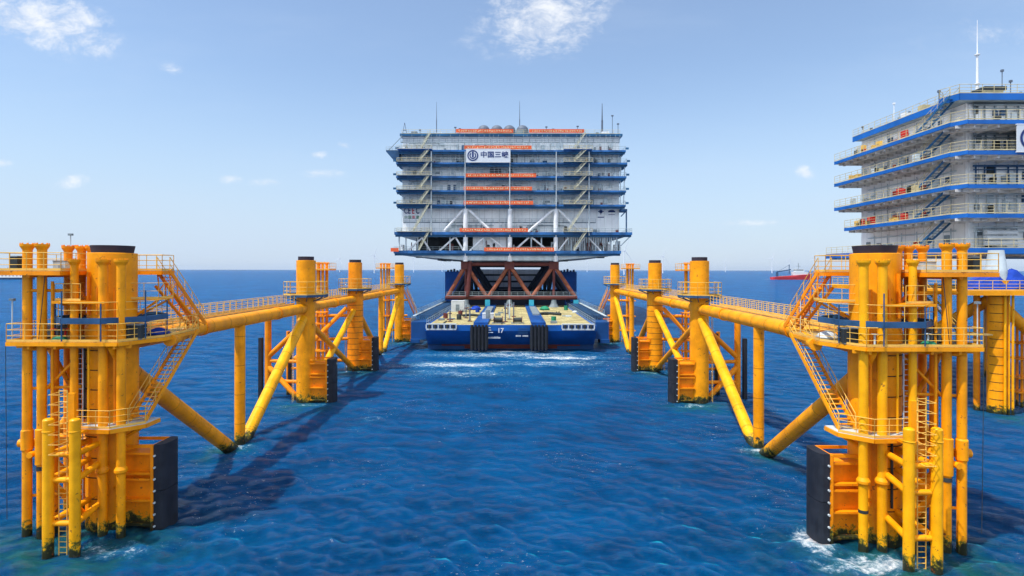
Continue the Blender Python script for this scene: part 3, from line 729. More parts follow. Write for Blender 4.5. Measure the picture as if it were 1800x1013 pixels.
for s, (x, y), side in ((-1, Cl[0], 'left'), (1, Cr[0], 'right')):
    z = 12.754
    crate(x+s*3.7, y-.4, z, 1.2, .8, .8, 'grey', f'low grey equipment box on the {side} jacket lower deck between tall pipes')
    crate(x-s*2.4, y-1.2, z, 1.0, .7, .95, 'dark', f'dark equipment box beside the thick column on the {side} jacket lower deck')
    bundle(x+s*2.0, y-2.1, z, .42, 'green', f'green netting heap on the {side} jacket lower deck', 'netting_heap', 'netting')
    bundle(x-s*2.3, y+1.4, z, .65, 'tarp' if s < 0 else 'pale', f'{"dark blue" if s<0 else "pale"} tarpaulin heap on the {side} jacket lower deck under the stair', 'tarpaulin_heap', 'tarpaulin')
    reel(x+s*4.4, y+1.6, z, .5, f'dark cable reel on the outer corner of the {side} jacket lower deck')
    crate(x+s*5.2, y-1.6, 17.304, .5, .5, .9, 'dark', f'small dark cabinet at the outer end of the {side} jacket upper deck', 'control_cabinet', 'cabinet')
    crate(x+s*2.7, y-1.0, 17.304, .8, .5, .6, 'pale', f'pale box among the pipe heads on the {side} jacket upper deck')

# ------------------------------------------------------------------ barge
def barge():
    zd = 5.7; xc = -.35
    t = thing('transport_barge', (xc, 200, 0), 'blue transport barge with tan deck carrying the wide white platform block', 'barge')
    hw = 18.1; x0, x1 = xc-hw, xc+hw
    y1 = 292
    hull = MB()
    for (z0, z1, ya, yb) in ((1.15, zd, 124.0, 120.0),):
        hull.xprism([(ya, z0), (y1, z0), (y1, z1), (yb, z1), (yb, z1-1.2)][::-1], x0, x1)
    hull.build('hull', 'hull', t)
    # rounded lower bow, red boot top
    b2 = MB()
    poly = [(x0, 2.2), (x0+6, 1.2), (xc-8, .6), (xc+8, .6), (x1-6, 1.2), (x1, 2.2), (x1, -1.5), (x0, -1.5)]
    b2.yprism(poly[::-1], 124.6, y1-.5); b2.build('bottom_plating', 'hulldark', t)
    b3 = MB().box(x0+8, x1-8, 124.1, 125, .25, 1.15); b3.box(x0+3, x0+8, 124.3, 125, .8, 1.3); b3.box(x1-8, x1-3, 124.3, 125, .8, 1.3)
    b3.build('boot_top', 'boot', t)
    dk = MB()
    for (a, b_) in ((x0+.7, -8.3), (-5.2, 4.0), (7.1, x1-.7)): dk.box(a, b_, 120.6, 240, zd+.004, zd+.05)
    dk.build('deck_plating', 'tan', t)
    for (a, b_) in ((-8.3, -5.2), (4.0, 7.1)):
        MB().box(a, b_, 121.0, 185, zd, zd+.5).build('skid_beam', 'skid', t)
        MB().box(a+1.0, b_-.4, 140, 168, zd+.504, zd+.9).build('skid_rail', 'grey', t)
    rb = random.Random(9)
    for k in range(26):
        x = rb.choice([rb.uniform(x0+1, -9), rb.uniform(-4.6, 3.4), rb.uniform(7.8, x1-1.2)]); y = rb.uniform(124, 170)
        q = rb.random()
        if q < .4: MB().tube((x-.3, y, zd+.05), (x-.3, y, zd+.75), .16, 8).tube((x+.3, y, zd+.05), (x+.3, y, zd+.75), .16, 8).box(x-.6, x+.6, y-.25, y+.25, zd+.053, zd+.12).build('bollard', rb.choice(['dark', 'maroon']), t)
        elif q < .75: MB().box(x-.7, x+.7, y-.6, y+.6, zd+.053, zd+rb.uniform(.2, .6)).build('hatch', rb.choice(['grey', 'maroon', 'ringblue', 'pale']), t)
        else: MB().box(x-.1, x+.1, y-rb.uniform(1, 4), y+rb.uniform(1, 5), zd+.053, zd+.25).build('lashing_strip', rb.choice(['dark', 'grey']), t)
    # bow fenders
    for cx in (-7.0, 5.6):
        fo = MB().box(cx-1.9, cx+1.9, 119.75, 119.98, .9, zd-.3).build('fender_panel', 'dark', t)
        for k in range(5):
            x = cx-1.5+k*.75; MB().tube((x, 119.5, .5), (x, 119.5, zd+.1), .27, 10).build('fender_tube', 'rubber', fo)
    # fairleads on both bow corners
    for (a, b_) in ((x0+.3, x0+6.6), (x1-7.3, x1-.5)):
        fr = MB().box(a, b_, 119.7, 120.2, zd-1.0, zd-.7).box(a, b_, 119.7, 120.2, zd+.15, zd+.35)
        n = 5
        for i in range(n+1):
            x = a+(b_-a)*i/n; fr.box(x-.12, x+.12, 119.72, 120.18, zd-.7, zd+.15)
        fo = fr.build('fairlead_frame', 'pale', t)
        for i in range(n):
            x = a+(b_-a)*(i+.5)/n; MB().tube((x, 119.85, zd-.65), (x, 119.85, zd+.1), .28, 10).build('roller', 'dark', fo)
    # writing on the bow
    text_part('17', 'hull_number', 1.35, (-3.2, 119.97, 4.15), 'sign', t, .03)
    mk = MB()
    for z, a, b_ in ((5.1, -5.1, -4.6), (4.6, -5.0, -4.5), (4.1, -5.1, -4.1)): mk.box(a, b_, 119.93, 119.97, z, z+.16)
    x = -5.1
    while x < -2.6:
        wd = random.uniform(.12, .26); mk.box(x, x+wd, 119.94, 119.985, 2.9, 3.2+random.uniform(0, .12)); x += wd+.06
    x = .7
    while x < 3.2:
        wd = random.uniform(.12, .26)
        if not 1.7 < x < 2.1: mk.box(x, x+wd, 119.94, 119.985, 3.3, 3.62)
        x += wd+.06
    mk.build('bow_lettering', 'pale', t)
    gr = MB()
    for z in (4.0, 4.45, 4.9): gr.box(1.2, 3.3, 119.94, 119.975, z, z+.14)
    gr.build('bow_ladder', 'ringblue', t)
    # wing walkways
    for s, xo, xi in ((-1, -22.3, -18.6), (1, 21.2, 18.0)):
        wg = MB().box(xo, xi, 125.0, 131.5, 2.2, zd+.2)
        wg.box(xo+s*-.3, xi, 131.5, 190, 3.6, 4.0)
        wo_ = wg.build('wing_tank', 'hulldark', t)
        l = MB()
        xa, xb = xo-s*.25, xi+s*.25
        for xx in (xa, xb):
            l.tube((xx, 131, 6.9), (xx, 190, 6.9), .13, 6); l.tube((xx, 131, 4.4), (xx, 190, 4.4), .13, 6)
            for k in range(20):
                y = 131+k*2.95; l.tube((xx, y, 4.4), (xx, y+1.48, 6.9), .08, 5); l.tube((xx, y+1.48, 6.9), (xx, y+2.95, 4.4), .08, 5)
        for k in range(20):
            y = 131+k*2.95; l.tube((xa, y, 6.9), (xb, y+1.5, 6.9), .07, 5); l.tube((xb, y+1.5, 6.9), (xa, y+2.95, 6.9), .07, 5)
        l.build('lattice_frame', 'ringblue', wo_)
        MB().box(xo-s*.05, xo-s*.55, 127, 188, 7.02, 7.14).build('walkway_plank', 'pale', wo_)
        MB().rail([(xo, 125.2, zd+.2), (xo, 131, zd+.2)], 1.1, 1.5, .04).rail([(xo, 131, 7.1), (xo, 188, 7.1)], 1.1, 2.5, .04).build('railing', 'greyrail', wo_)
        MB().box(xo, xo+(-s)*2.0, 124.2, 125.0, 1.4, 2.2).build('wing_step', 'hulldark', wo_)
    # stern casings, deckhouse
    for (a, b_) in ((-28.0, -20.6), (19.5, 26.6)):
        o = MB().box(a, b_, 236, 262, 2.0, 16.6).build('stern_casing', 'hull', t)
        q = MB()
        for k in range(5): q.box(a+.6+k*1.3, a+1.3+k*1.3, 238, 240, 16.6, 17.2+.3*(k % 3))
        q.build('casing_gear', 'navy', o)
    dh = MB().box(-15, 13.5, 262, 276, zd, 17.6).build('deckhouse', 'wall', t)
    w_ = MB()
    for z in (8.6, 11.6, 14.6): w_.box(-14.6, 13.2, 261.9, 261.99, z, z+.8)
    w_.build('deckhouse_windows', 'dark', dh)
    MB().box(x0+.5, x1-.5, 187, 189, zd+.05, 8.0).build('breakwater', 'navy', t)
    MB().rail([(x0+.2, 121, zd+.05), (x0+.2, 185, zd+.05)], 1.1, 3, .05, (1, .5)).rail([(x1-.2, 121, zd+.05), (x1-.2, 185, zd+.05)], 1.1, 3, .05, (1, .5)).build('railing', 'greyrail', t)
    foam_spots.extend([(-.5, 116, 26, 5.0, .80), (10, 112.5, 14, 2.6, .95), (-11, 104, 14, 4.2, .90), (8, 106, 16, 5, .74), (-8, 96, 18, 7, .62), (-14, 97, 8, 5, .6), (14, 96, 5, 8, .5), (-.5, 121, 20, 2.5, .8), (-.5, 90, 24, 18, .30), (-17, 66, 6, 16, .40), (17, 62, 6, 16, .38)])
    return t
barge()
zb = 5.754
# support frame between barge and block
def support_frame():
    t = thing('support_frame', (-.8, 200, 5.75), 'maroon steel truss frame on the barge deck holding up the wide platform block', 'steel frame')
    bot = [-20.6, -7.8, 5.9, 19.8]; top = [-14.6, -1.0, 12.9]
    for r_, y in enumerate((178, 204, 230)):
        mb = 'maroon' if r_ == 0 else 'navy'; hi = 'ruststeel' if r_ == 0 else 'navy'
        k = 1.0 if r_ == 0 else 1.35
        MB().tube((bot[0]-.4, y, 8.7), (bot[-1]+.4, y, 8.7), .62*k, 14).build('bottom_chord', mb, t)
        MB().tube((top[0]-.5, y, 19.2), (top[-1]+.5, y, 19.2), .62*k, 14).build('top_chord', 'navy' if r_ else 'maroon', t)
        for i, x in enumerate(top):
            MB().tube((x, y, 18.9), (bot[i]+.3, y, 9.0), .62*k, 14).build('diagonal', hi, t)
            MB().tube((x, y, 18.9), (bot[i+1]-.3, y, 9.0), .62*k, 14).build('diagonal', hi, t)
            MB().tube((x, y, 9.2), (x, y, 18.9), .42*k, 12).build('post', mb, t)
            MB().box(x-1.5, x+1.5, y-.9, y+.9, 17.6, 20.0).build('node_box', 'maroon' if r_ == 0 else 'navy', t)
            MB().lathe(x, y, [(1.6, 5.76), (1.0, 6.8), (.75, 8.1)], 16).build('stool', 'grey', t)
        for x in (-7.8, 5.9, 19.8): MB().box(x-.75, x+.75, y-.8, y+.8, 6.0, 8.05).build('jack_box', 'cyan' if r_ == 0 else 'navy', t)
    for x in bot: MB().tube((x, 178, 8.7), (x, 230, 8.7), .5, 12).build('long_chord', 'navy', t)
    MB().tube((-14.0, 177.2, 9), (-13.2, 177.2, 20), .65, 14).build('post', 'maroon', t)
    for x in top:
        for ya, yb in ((178, 204), (204, 230)): MB().tube((x, ya, 19), (x, yb, 9), .6, 12).build('diagonal', 'navy', t)
    w_ = MB().rail([(bot[0], 176.9, 9.3), (bot[-1], 176.9, 9.3)], 1.2, 2, .05, (1, .5)); w_.build('railing', 'greyrail', t)
support_frame()

# deck cargo on the barge
def container(x, y, z, L, w_, h_, mat, label):
    t = thing('deck_container', (x, y, z), label, 'container')
    a = MB().box(x-L/2, x+L/2, y-w_/2, y+w_/2, z, z+h_)
    for i in range(int(L/.3)): a.box(x-L/2+.1+i*.3, x-L/2+.22+i*.3, y-w_/2-.04, y-w_/2-.003, z+.15, z+h_-.15)
    o = a.build('container_walls', mat, t)
    MB().box(x-L/2-.04, x+L/2+.04, y-w_/2-.06, y+w_/2+.04, z+h_+.003, z+h_+.12).build('container_roof', 'shipwhite', t)
    MB().box(x-.5, x+.5, y-w_/2-.08, y-w_/2-.045, z+.2, z+2.0).build('door', 'grey', t)
container(-15.2, 159, zb, 3.6, 3.0, 2.9, 'shipwhite', 'white deck container at the back left of the barge deck')
container(-5.6, 131, zb+.46, 2.6, 2.2, 1.1, 'shipwhite', 'low pale box on the left blue skid beam of the barge')
def winch(x, y, label):
    t = thing('mooring_winch', (x, y, zb), label, 'winch', 'mooring winches behind the bow edge')
    MB().tube((x-.9, y, zb+.8), (x+.9, y, zb+.8), .5, 14).build('drum', 'dark', t)
    for k in (-1, 0.86): MB().tube((x+k, y, zb+.8), (x+k+.14, y, zb+.8), .8, 16).build('drum_flange', 'maroon', t)
    MB().box(x-1.4, x+1.4, y-.6, y+.6, zb+.004, zb+.2).build('bed', 'grey', t)
winch(-3.1, 123.5, 'left one of two dark mooring winches on the middle bay of the barge bow')
winch(1.1, 123.5, 'right one of two dark mooring winches on the middle bay of the barge bow')
for i, (x, y, h_, lb) in enumerate(((-1.6, 127, 4.2, 'nearest tall dark post of the middle barge bay'), (-.7, 134, 4.6, 'tall pale post in the middle of the centre barge bay'), (.3, 141, 3.6, 'shorter post right of centre on the middle barge bay'),
        (-14, 127.5, 2.4, 'short dark post by the left edge of the barge bow'), (-9.6, 128, 3.6, 'post beside the left blue skid beam near the bow'), (-11.2, 137, 3.2, 'post behind the others on the left barge bay'), (-1.2, 150, 3.0, 'farthest post on the middle barge bay'))):
    t = thing('deck_post', (x, y, zb), lb, 'post', 'posts standing on the barge deck')
    MB().tube((x, y, zb), (x, y, zb+h_), .16, 8).build('shaft', 'greymast' if i != 1 else 'pale', t)
    MB().box(x-.5, x+.5, y-.5, y+.5, zb+.003, zb+.15).box(x-.35, x+.35, y-.1, y+.1, zb+h_*.7, zb+h_*.7+.3).build('base_and_bracket', 'maroon', t)
for (x, y, r_, L, lb) in ((9.5, 146, .35, 5.5, 'dark curved hose lying on the right bay of the barge deck'), (-10, 141, .3, 4.5, 'dark curved hose lying on the left bay of the barge deck')):
    a = MB(); pr = None
    for k in range(13):
        q = (x+L*(k/12-.5), y+2.0*math.sin(k/12*math.pi*1.2), zb+r_+.02+.5*math.sin(k/12*math.pi)**2*(0 if k else 1))
        if pr: a.tube(pr, q, r_, 8)
        pr = q
    a.build('hose', 'dark', None, lb, 'hose')
for (x, y, m_, lb) in ((-13.2, 144, 'maroon', 'small maroon drum by the container on the barge'), (-16, 136, 'maroon', 'maroon drum near the left edge of the barge deck'), (-9.6, 156, 'tarp', 'blue drum beside the left blue skid beam far back'),
                       (9.2, 127, 'green', 'green drum on the front of the right barge bay'), (15.5, 165, 'green', 'green drum far back on the right barge bay'), (-12.5, 133, 'dark', 'dark drum on the left barge bay')):
    MB().lathe(x, y, [(.55, zb), (.58, zb+.1), (.55, zb+.6), (.58, zb+.7), (.55, zb+1.25), (.01, zb+1.26)], 14).build('drum', m_, None, lb, 'drum', 'drums on the barge deck')
bundle(9.3, 165, zb, 1.4, 'green', 'green gear heap beside the right cyan jack box', 'gear_heap', 'gear heap')
bundle(-10.6, 165, zb, 1.4, 'tarp', 'blue green gear heap left of the left cyan jack box', 'gear_heap', 'gear heap')
bundle(17.0, 155, zb, .7, 'pale', 'pale sack heap at the right edge of the barge deck', 'gear_heap', 'gear heap')

# ------------------------------------------------------------------ main platform block on the barge
F = 175.0
def zx(py, d=F): return CAMZ+(474.5-py)*d/1000
def xx(px, d=F): return (px-901)*d/1000
def glyphs(mb, x0, x1, y, z0, z1, dens=1.0, rnd=random):
    x = x0
    while x < x1-.2:
        wd = (z1-z0)*.95; h_ = (z1-z0)
        for _ in range(5):
            if rnd.random() < .5:
                a = x+rnd.random()*wd*.5; b_ = a+wd*rnd.uniform(.25, .5); z = z0+rnd.random()*h_*.85; mb.box(a, min(b_, x+wd), y-.02, y, z, z+h_*.16)
            else:
                a = x+rnd.random()*wd*.85; z = z0+rnd.random()*h_*.4; mb.box(a, a+h_*.15, y-.024, y-.003, z, min(z1, z+h_*.6))
        x += wd*1.18
def block():
    t = thing('platform_block', (-.8, 215, 20), 'wide many storey white platform block on the barge with blue deck edges', 'offshore platform')
    B = 262.0; WY = F+3.5
    wx0, wx1 = -34.6, 33.4
    zr = zx(231)
    levels = [('L1', zx(446), -36.6, 33.4, .9), ('L2', zx(413), -36.4, 36.8, .85), ('L3', zx(363), -35.8, 34.8, .58), ('L4', zx(338), -35.9, 34.9, .58), ('L5', zx(313), -35.9, 35.0, .58),
              ('L6', zx(289), -35.9, 35.2, .58), ('L7', zx(267), -35.2, 34.8, .58)]
    # walls
    MB().box(wx0, wx1, WY, B-6, zx(414)+1.1, zr-.9).build('outer_wall', 'wall', t)
    MB().box(xx(830), xx(890), WY-.5, B-10, zx(446)+1.1, zx(414)).box(xx(985), xx(1075), WY+3, B-10, zx(446)+1.1, zx(414)).build('lower_wall', 'wall', t)
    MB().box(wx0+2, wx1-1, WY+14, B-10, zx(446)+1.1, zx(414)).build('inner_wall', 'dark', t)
    for i, (nm, z, a, b_, th) in enumerate(levels):
        d = MB().box(a+.15, b_-.15, F+.2, B, z+.12, z+th-.15).build('deck', 'under', t)
        e = MB().box(a, b_, F-.02, F+.2, z, z+th).box(a, a+.15, F+.2, B, z+.01, z+th-.01).box(b_-.15, b_, F+.2, B, z+.01, z+th-.01)
        e.build('deck_edge', 'edgeblue', d)
        MB().rail([(a+.1, F+.1, z+th), (b_-.1, F+.1, z+th)], 1.15, 2.0, .045, (1, .5), toe=False).rail([(a+.1, F+.1, z+th), (a+.1, B, z+th)], 1.15, 3, .045, (1, .5), toe=False).rail([(b_-.1, F+.1, z+th), (b_-.1, B, z+th)], 1.15, 3, .045, (1, .5), toe=False).build('railing', 'greyrail', d)
        # beams under the walkway
        bm = MB()
        k = 29
        for j in range(k): 
            x = a+1+(b_-a-2)*j/(k-1); bm.box(x-.12, x+.12, F+.25, WY, z-.35, z+.118)
        bm.box(a+.3, b_-.3, F+3.0, F+3.3, z-.25, z+.119)
        bm.box(a+.2, b_-.2, F+.5, F+.62, z-.65, z+.119)
        bm.build('underdeck_beams', 'darkblue', d)
        # end brackets
        if i > 1:
            q = MB()
            for (xa, sg) in ((a, 1), (b_, -1)): q.xprism([(F+.3, z), (F+8, z), (F+8, z-.2), (F+.3, z-.1)][::-1], xa+sg*.02, xa+sg*.2); q.bar((xa+sg*.1, F+1, z-.02), (xa+sg*2.0, F+1, z-1.3), .15, .2); q.bar((xa, F+.2, z+1.1), (xa-sg*.9, F+.2, z+1.1), .2, .6)
            q.build('end_bracket', 'darkblue', d)
    sc = random.Random(4)
    for i in range(1, 7):
        z_a = levels[i][1]+levels[i][4]; z_b = levels[i+1][1] if i < 6 else zr-.9
        hp = MB()
        for j in range(46):
            x = wx0+.4+(wx1-wx0-.8)*j/45+sc.uniform(-.3, .3)
            if sc.random() < .7: hp.tube((x, F+.7, z_a), (x, F+.7, z_b), .045, 5, caps=False)
            if sc.random() < .5 and (i > 1 or -24 < x < 20): hp.box(x, x+sc.uniform(.5, 1.3), WY-.5, WY-.25, z_a+sc.uniform(.2, 2.2), z_a+sc.uniform(2.2, 3.0))
        for zz in (1.9, 2.5) if i > 1 else (): hp.tube((wx0+.5, F+1.6, z_a+zz), (wx1-.5, F+1.6, z_a+zz), .06, 5)
        hp.build('hanger_rods_and_trays', 'pale', t)
    # thin catwalks
    for (py, a, b_) in ((251, 700, 1092), (392, 705, 1050)):
        z = zx(py, F+3); c = MB().box(xx(a), xx(b_), F+3.4, WY, z, z+.22).build('catwalk', 'grey', t)
        MB().rail([(xx(a), F+3.4, z+.2), (xx(b_), F+3.4, z+.2)], 1.1, 2, .05, (1, .5)).build('railing', 'greyrail', c)
    # roof
    ro = MB().box(wx0-.6, wx1+.8, F+2.2, B, zr-.9, zr-.2).build('roof', 'darkblue', t)
    MB().rail([(wx0, F+2.3, zr-.2), (wx1, F+2.3, zr-.2)], 1.2, 2, .045, (1, .5)).build('railing', 'palerail', ro)
    for px in (850, 873, 895, 918):
        x = xx(px, F+5.5); MB().ball((x, F+5.5, zr+1.4), 1.95, 18, 6, .95, True).build('ventilator_dome', 'greymast', ro)
        MB().lathe(x, F+5.5, [(1.98, zr-.2), (1.98, zr+1.39)], 18).build('ventilator_curb', 'grey', ro)
    for (px, top, r_) in ((767, 180, .10), (913, 178, .11), (1058, 182, .22)):
        x = xx(px, F+8); zt = zx(top, F+8)
        a = MB().tube((x, F+8, zr-.2), (x, F+8, zr+(zt-zr)*.5), r_*1.4, 8).tube((x, F+8, zr+(zt-zr)*.5), (x, F+8, zt), r_, 8, r_*.4)
        a.tube((x, F+8, zr-.2), (x, F+8, zr+1.5), r_*2.2, 8); a.build('lightning_mast', 'greymast', ro)
    for (px, h_) in ((800, 2.2), (808, 1.8), (960, 2.4), (972, 1.7), (1076, 6.0), (1086, 3.4), (1015, 2.6), (738, 1.4)):
        x = xx(px, F+5); MB().tube((x, F+5, zr-.2), (x, F+5, zr+h_), .09, 6).box(x-.35, x+.35, F+4.8, F+5.2, zr+h_, zr+h_+.35).build('roof_lamp', 'greymast', ro)
    lt = MB(); x = xx(711, F+4)
    for k in (-.7, .7): lt.tube((x+k, F+4, zr-.2), (x, F+4, zr+3.6), .08, 6)
    lt.box(x-.5, x+.5, F+3.8, F+4.2, zr+1.2, zr+1.35).build('lattice_stub', 'greymast', ro)
    rnd = random.Random(5)
    for k in range(26):
        x = wx0+1+rnd.random()*(wx1-wx0-3); L = rnd.uniform(.8, 3.2); h_ = rnd.uniform(.6, 1.5); y = F+rnd.uniform(4, 9)
        MB().box(x, x+L, y, y+1.5, zr-.196, zr-.2+h_).build('roof_unit', rnd.choice(['white', 'pale', 'grey', 'white', 'dark', 'shipwhite']), ro)
    # front legs and slender posts
    for px in (818, 896, 977):
        x = xx(px, F+1); zt = zx(363)
        MB().tube((x, F+1.2, 20.0), (x, F+1.2, zt), .72, 18).build('leg', 'white', t)
        MB().tube((x, F-.3, zt), (x, F-.3, zx(267)), .13, 10).build('post', 'pale', t)
    for px in (758, 1035): MB().tube((xx(px), F-.3, zx(414)), (xx(px), F-.3, zx(267)), .22, 10).build('post', 'pale', t)
    z3, z2, z1 = zx(365), zx(408), zx(444)
    def brc(a, za, b_, zb_, r_, m_='white', y=F+1.4): MB().tube((xx(a), y, za), (xx(b_), y, zb_), r_*.8, 12).build('brace', m_, t)
    brc(820, z3, 864, z2, .55); brc(816, z3, 778, z2, .5); brc(976, z3, 928, z2, .55); brc(980, z3, 1022, z2, .5)
    brc(858, z3, 896, zx(397), .22, 'grey', F+5.6); brc(938, z3, 902, zx(397), .22, 'grey', F+5.6); brc(788, z3, 765, zx(390), .2, 'grey', F+5.6); brc(1010, z3, 1030, zx(392), .2, 'grey', F+5.6)
    for (a, b_) in ((742, 712), (740, 757), (798, 768), (800, 816), (850, 822), (862, 893), (930, 900), (935, 968), (1000, 980), (1030, 1008), (1035, 1060)):
        brc(a, zx(417), b_, z1, .36, 'white')
    for px in (700, 712, 733, 790, 850, 934, 952, 1005, 1020, 1048, 1062, 1075, 1086): MB().tube((xx(px), F+1.4, zx(446)), (xx(px), F+1.4, zx(414)), .22, 8).build('post', 'pale', t)
    # machinery in the open lower storey
    for k in range(34):
        px = rnd.uniform(985, 1085) if k < 20 else rnd.uniform(705, 980); x = xx(px, F+4)
        h_ = rnd.uniform(1.0, 3.2)
        if k % 2: MB().box(x, x+rnd.uniform(.5, 1.8), F+3, F+5, zx(447)+1.1, zx(447)+1.1+h_).build('machine', rnd.choice(['dark', 'grey', 'maroon', 'white', 'pale']), t)
        else: MB().tube((x, F+2.6, zx(447)+1.1), (x, F+2.6, zx(447)+1.1+h_*1.8), .14, 8).build('pipe', rnd.choice(['white', 'white', 'maroon', 'shipwhite']), t)
    for k in range(22):
        x = xx(1000+k*4); MB().tube((x, F+.9, zx(414)), (x, F+.9, zx(414)-rnd.uniform(1.5, 3.6)), .12, 6).build('hanging_pipe', 'pale', t)
    # fittings on the walls
    for i, (nm, z, a, b_, th) in enumerate(levels[1:]):
        zf = z+th
        for k in range(11):
            x = wx0+1.5+rnd.random()*(wx1-wx0-5); 
            if i == 0 and (x < -23 or x > 20): continue
            wd, h_ = rnd.choice([(1.0, 2.1, ), (.9, 2.0), (.6, .9), (1.6, .7), (.8, 1.1)])
            zz = zf+.02 if h_ > 1.5 else zf+rnd.uniform(.3, 1.6)
            MB().box(x, x+wd, WY-.16-.01*k, WY-.001, zz, zz+h_).build('door' if h_ > 1.5 else 'wall_box', rnd.choice(['grey', 'pale', 'grey', 'dark', 'ringblue']), t)
        pp = MB()
        for k in range(9):
            x = wx0+1+rnd.random()*(wx1-wx0-2); pp.tube((x, WY-.3-.03*k, zf), (x, WY-.3-.03*k, zf+rnd.uniform(2.0, 3.2)), .09, 6)
        for k in range(4):
            x = wx0+1+rnd.random()*(wx1-wx0-18); zz = zf+rnd.uniform(1.6, 2.8); pp.tube((x, WY-.7-.03*k, zz), (x+rnd.uniform(5, 16), WY-.7-.03*k, zz), .10, 6)
        pp.build('wall_pipework', rnd.choice(['pale', 'grey']), t)
        for k in range(12):
            x = wx0+1+rnd.random()*(wx1-wx0-2); MB().box(x, x+rnd.uniform(.4, 1.1), F+1.2, F+2.2, zf+.003, zf+rnd.uniform(.5, 1.3)).build('walkway_gear', rnd.choice(['dark', 'maroon', 'grey', 'grey', 'pale']), t)
    MB().box(xx(860), xx(880), WY-1, WY-.3, zx(289)-3.2, zx(289)-.8).build('louvre', 'dark', t); MB().box(xx(893), xx(900), WY-1, WY-.3, zx(289)-3.2, zx(289)-.8).build('louvre', 'dark', t)
    # stairs
    zs = [l[1]+l[4] for l in levels]+[zr-.2]
    for i in range(len(zs)-1):
        for (a, b_) in ((737, 755), (1008, 1030)):
            sw = 0 if i not in (1,) else 10
            y = F-.9 if i < 6 else F+1.2
            stair(t, (xx(b_), y, zs[i+1]), (xx(a-sw), y, zs[i]+.1), .9, (0, 1, 0), 'stairpale', 'stairpale', .4, 'stair_flight', .035)
    for (a, b_) in ((699, 760), (990, 1040)):
        for (i, (nm, z, p, q, th)) in enumerate(levels):
            if i in (0,): continue
            l = MB().box(xx(a), xx(b_), F-1.5, F-.04, z+th-.12, z+th).build('stair_landing', 'darkblue' if i < 6 else 'blue', t)
            MB().rail([(xx(a), F-1.5, z+th), (xx(b_), F-1.5, z+th)], 1.1, 1.6, .05, (1, .5)).build('railing', 'palerail', l)
    # left hull shaped balcony and its stay
    z7 = zx(267); a = MB()
    a.yprism([(wx0-.6, z7+.6), (xx(677), z7+.6), (xx(677), z7+.2), (xx(690), z7-2.4), (wx0-.6, z7-2.4)], F+1, F+7); bo = a.build('side_balcony', 'ringblue', t)
    MB().tube((xx(679), F+2, z7+.6), (xx(705), F+2, zr-1), .10, 6).build('stay', 'grey', bo)
    MB().rail([(xx(677), F+1, z7+.6), (wx0-.8, F+1, z7+.6)], 1.1, 1, .05, (1, .5)).build('railing', 'greyrail', bo)
    # right hand side: outer posts, tender platform
    z6 = zx(286)
    sp = MB().box(wx1+1.5, xx(1103), F+.5, F+8, z6-.9, z6+.2).build('side_balcony', 'darkblue', t)
    MB().tube((xx(1099), F+1, z6-.8), (xx(1097), F+1, zx(363)), .16, 8).build('post', 'pale', sp); MB().tube((xx(1092), F+1, z6-.8), (xx(1091), F+1, zx(363)), .14, 8).build('post', 'pale', sp)
    sp = MB().box(wx1, xx(1103), F+.5, F+5, zx(371), zx(367)).build('side_balcony', 'ringblue', t)
    MB().tube((xx(1102), F+1, zx(411)), (xx(1102), F+1, zx(371)), .22, 8).build('post', 'ringblue', sp); MB().bar((wx1+.1, F+1, zx(380)), (xx(1102), F+1, zx(370)), .2, .3).build('bracket', 'ringblue', sp)
    MB().tube((wx1, F+1, zx(432)), (xx(1108), F+1, zx(416)), .16, 8).build('brace', 'pale', t)
    # underside girders
    g = MB(); zt = zx(447)-.003
    for y in [F+1+k*10 for k in range(9)]:
        g.yprism([(-35.8, zt), (-35.8, zt-.25), (-14.6, 20.3), (12.9, 20.3), (32.8, zt-.25), (32.8, zt)], y, y+.5)
    for x in (-30, -22, -14.6, -1, 12.9, 21, 28): g.box(x-.25, x+.25, F+1.6, B-2, 21.2 if abs(x) < 16 else 22.0, zt-.01)
    g.build('underside_girders', 'pale', t)
    MB().box(-14, 12.4, F+1.3, F+1.6, 21.0, 22.3).build('front_girder', 'pale', t)
    un = MB()
    for px, w_ in ((729, 6), (783, 5), (1063, 7), (1000, 5)): un.box(xx(px-w_), xx(px+w_), F+8, F+10, 20.3 if 760 < px < 1030 else 21.2, 21.6).tube((xx(px), F+9, 21.2), (xx(px), F+9, 22.4), .2, 8)
    for k in range(30): 
        x = rnd.uniform(-26, 24); un.box(x, x+rnd.uniform(.5, 2), F+rnd.uniform(9, 30), F+32, 20.4, 21.5)
    un.build('underslung_gear', 'grey', t)
    # lettering painted on the wall
    x = xx(710, WY); z = zx(376, WY)
    for k, (ch, m_) in enumerate((('C', 'ink'), ('E', 'ink'), ('E', 'redink'), ('C', 'ink'))): text_part(ch, 'wall_letter', 2.7, (x+k*1.22, WY-.04, z), m_, t, .05, sx=.62)
    for k, (ch, m_) in enumerate(zip('中国能建', ('greenink', 'greenink', 'redink', 'greenink'))): text_part(ch, 'wall_letter', 1.05, (x+.1+k*1.22, WY-.04, z-1.5), m_, t, .01)
    x = xx(1056, WY); z = zx(372, WY)
    MB().box(x-.12, x+.12, WY-.05, WY-.01, z-.9, z+.9).box(x-.9, x+.9, WY-.045, WY-.012, z-.14, z+.14).box(x-.45, x+.45, WY-.042, WY-.013, z-.45, z+.45).box(x-1.0, x+1.0, WY-.05, WY-.01, z-1.9, z-1.6).build('wall_emblem', 'ink', t)
    x = xx(1075, WY)
    MB().box(x-1.1, x+1.1, WY-.05, WY-.01, z-.2, z+.25).box(x-.7, x+.7, WY-.048, WY-.012, z+.25, z+.45).box(x-1.0, x+1.0, WY-.05, WY-.01, z-1.0, z-.85).build('wall_emblem', 'ink', t)
    return t
block()
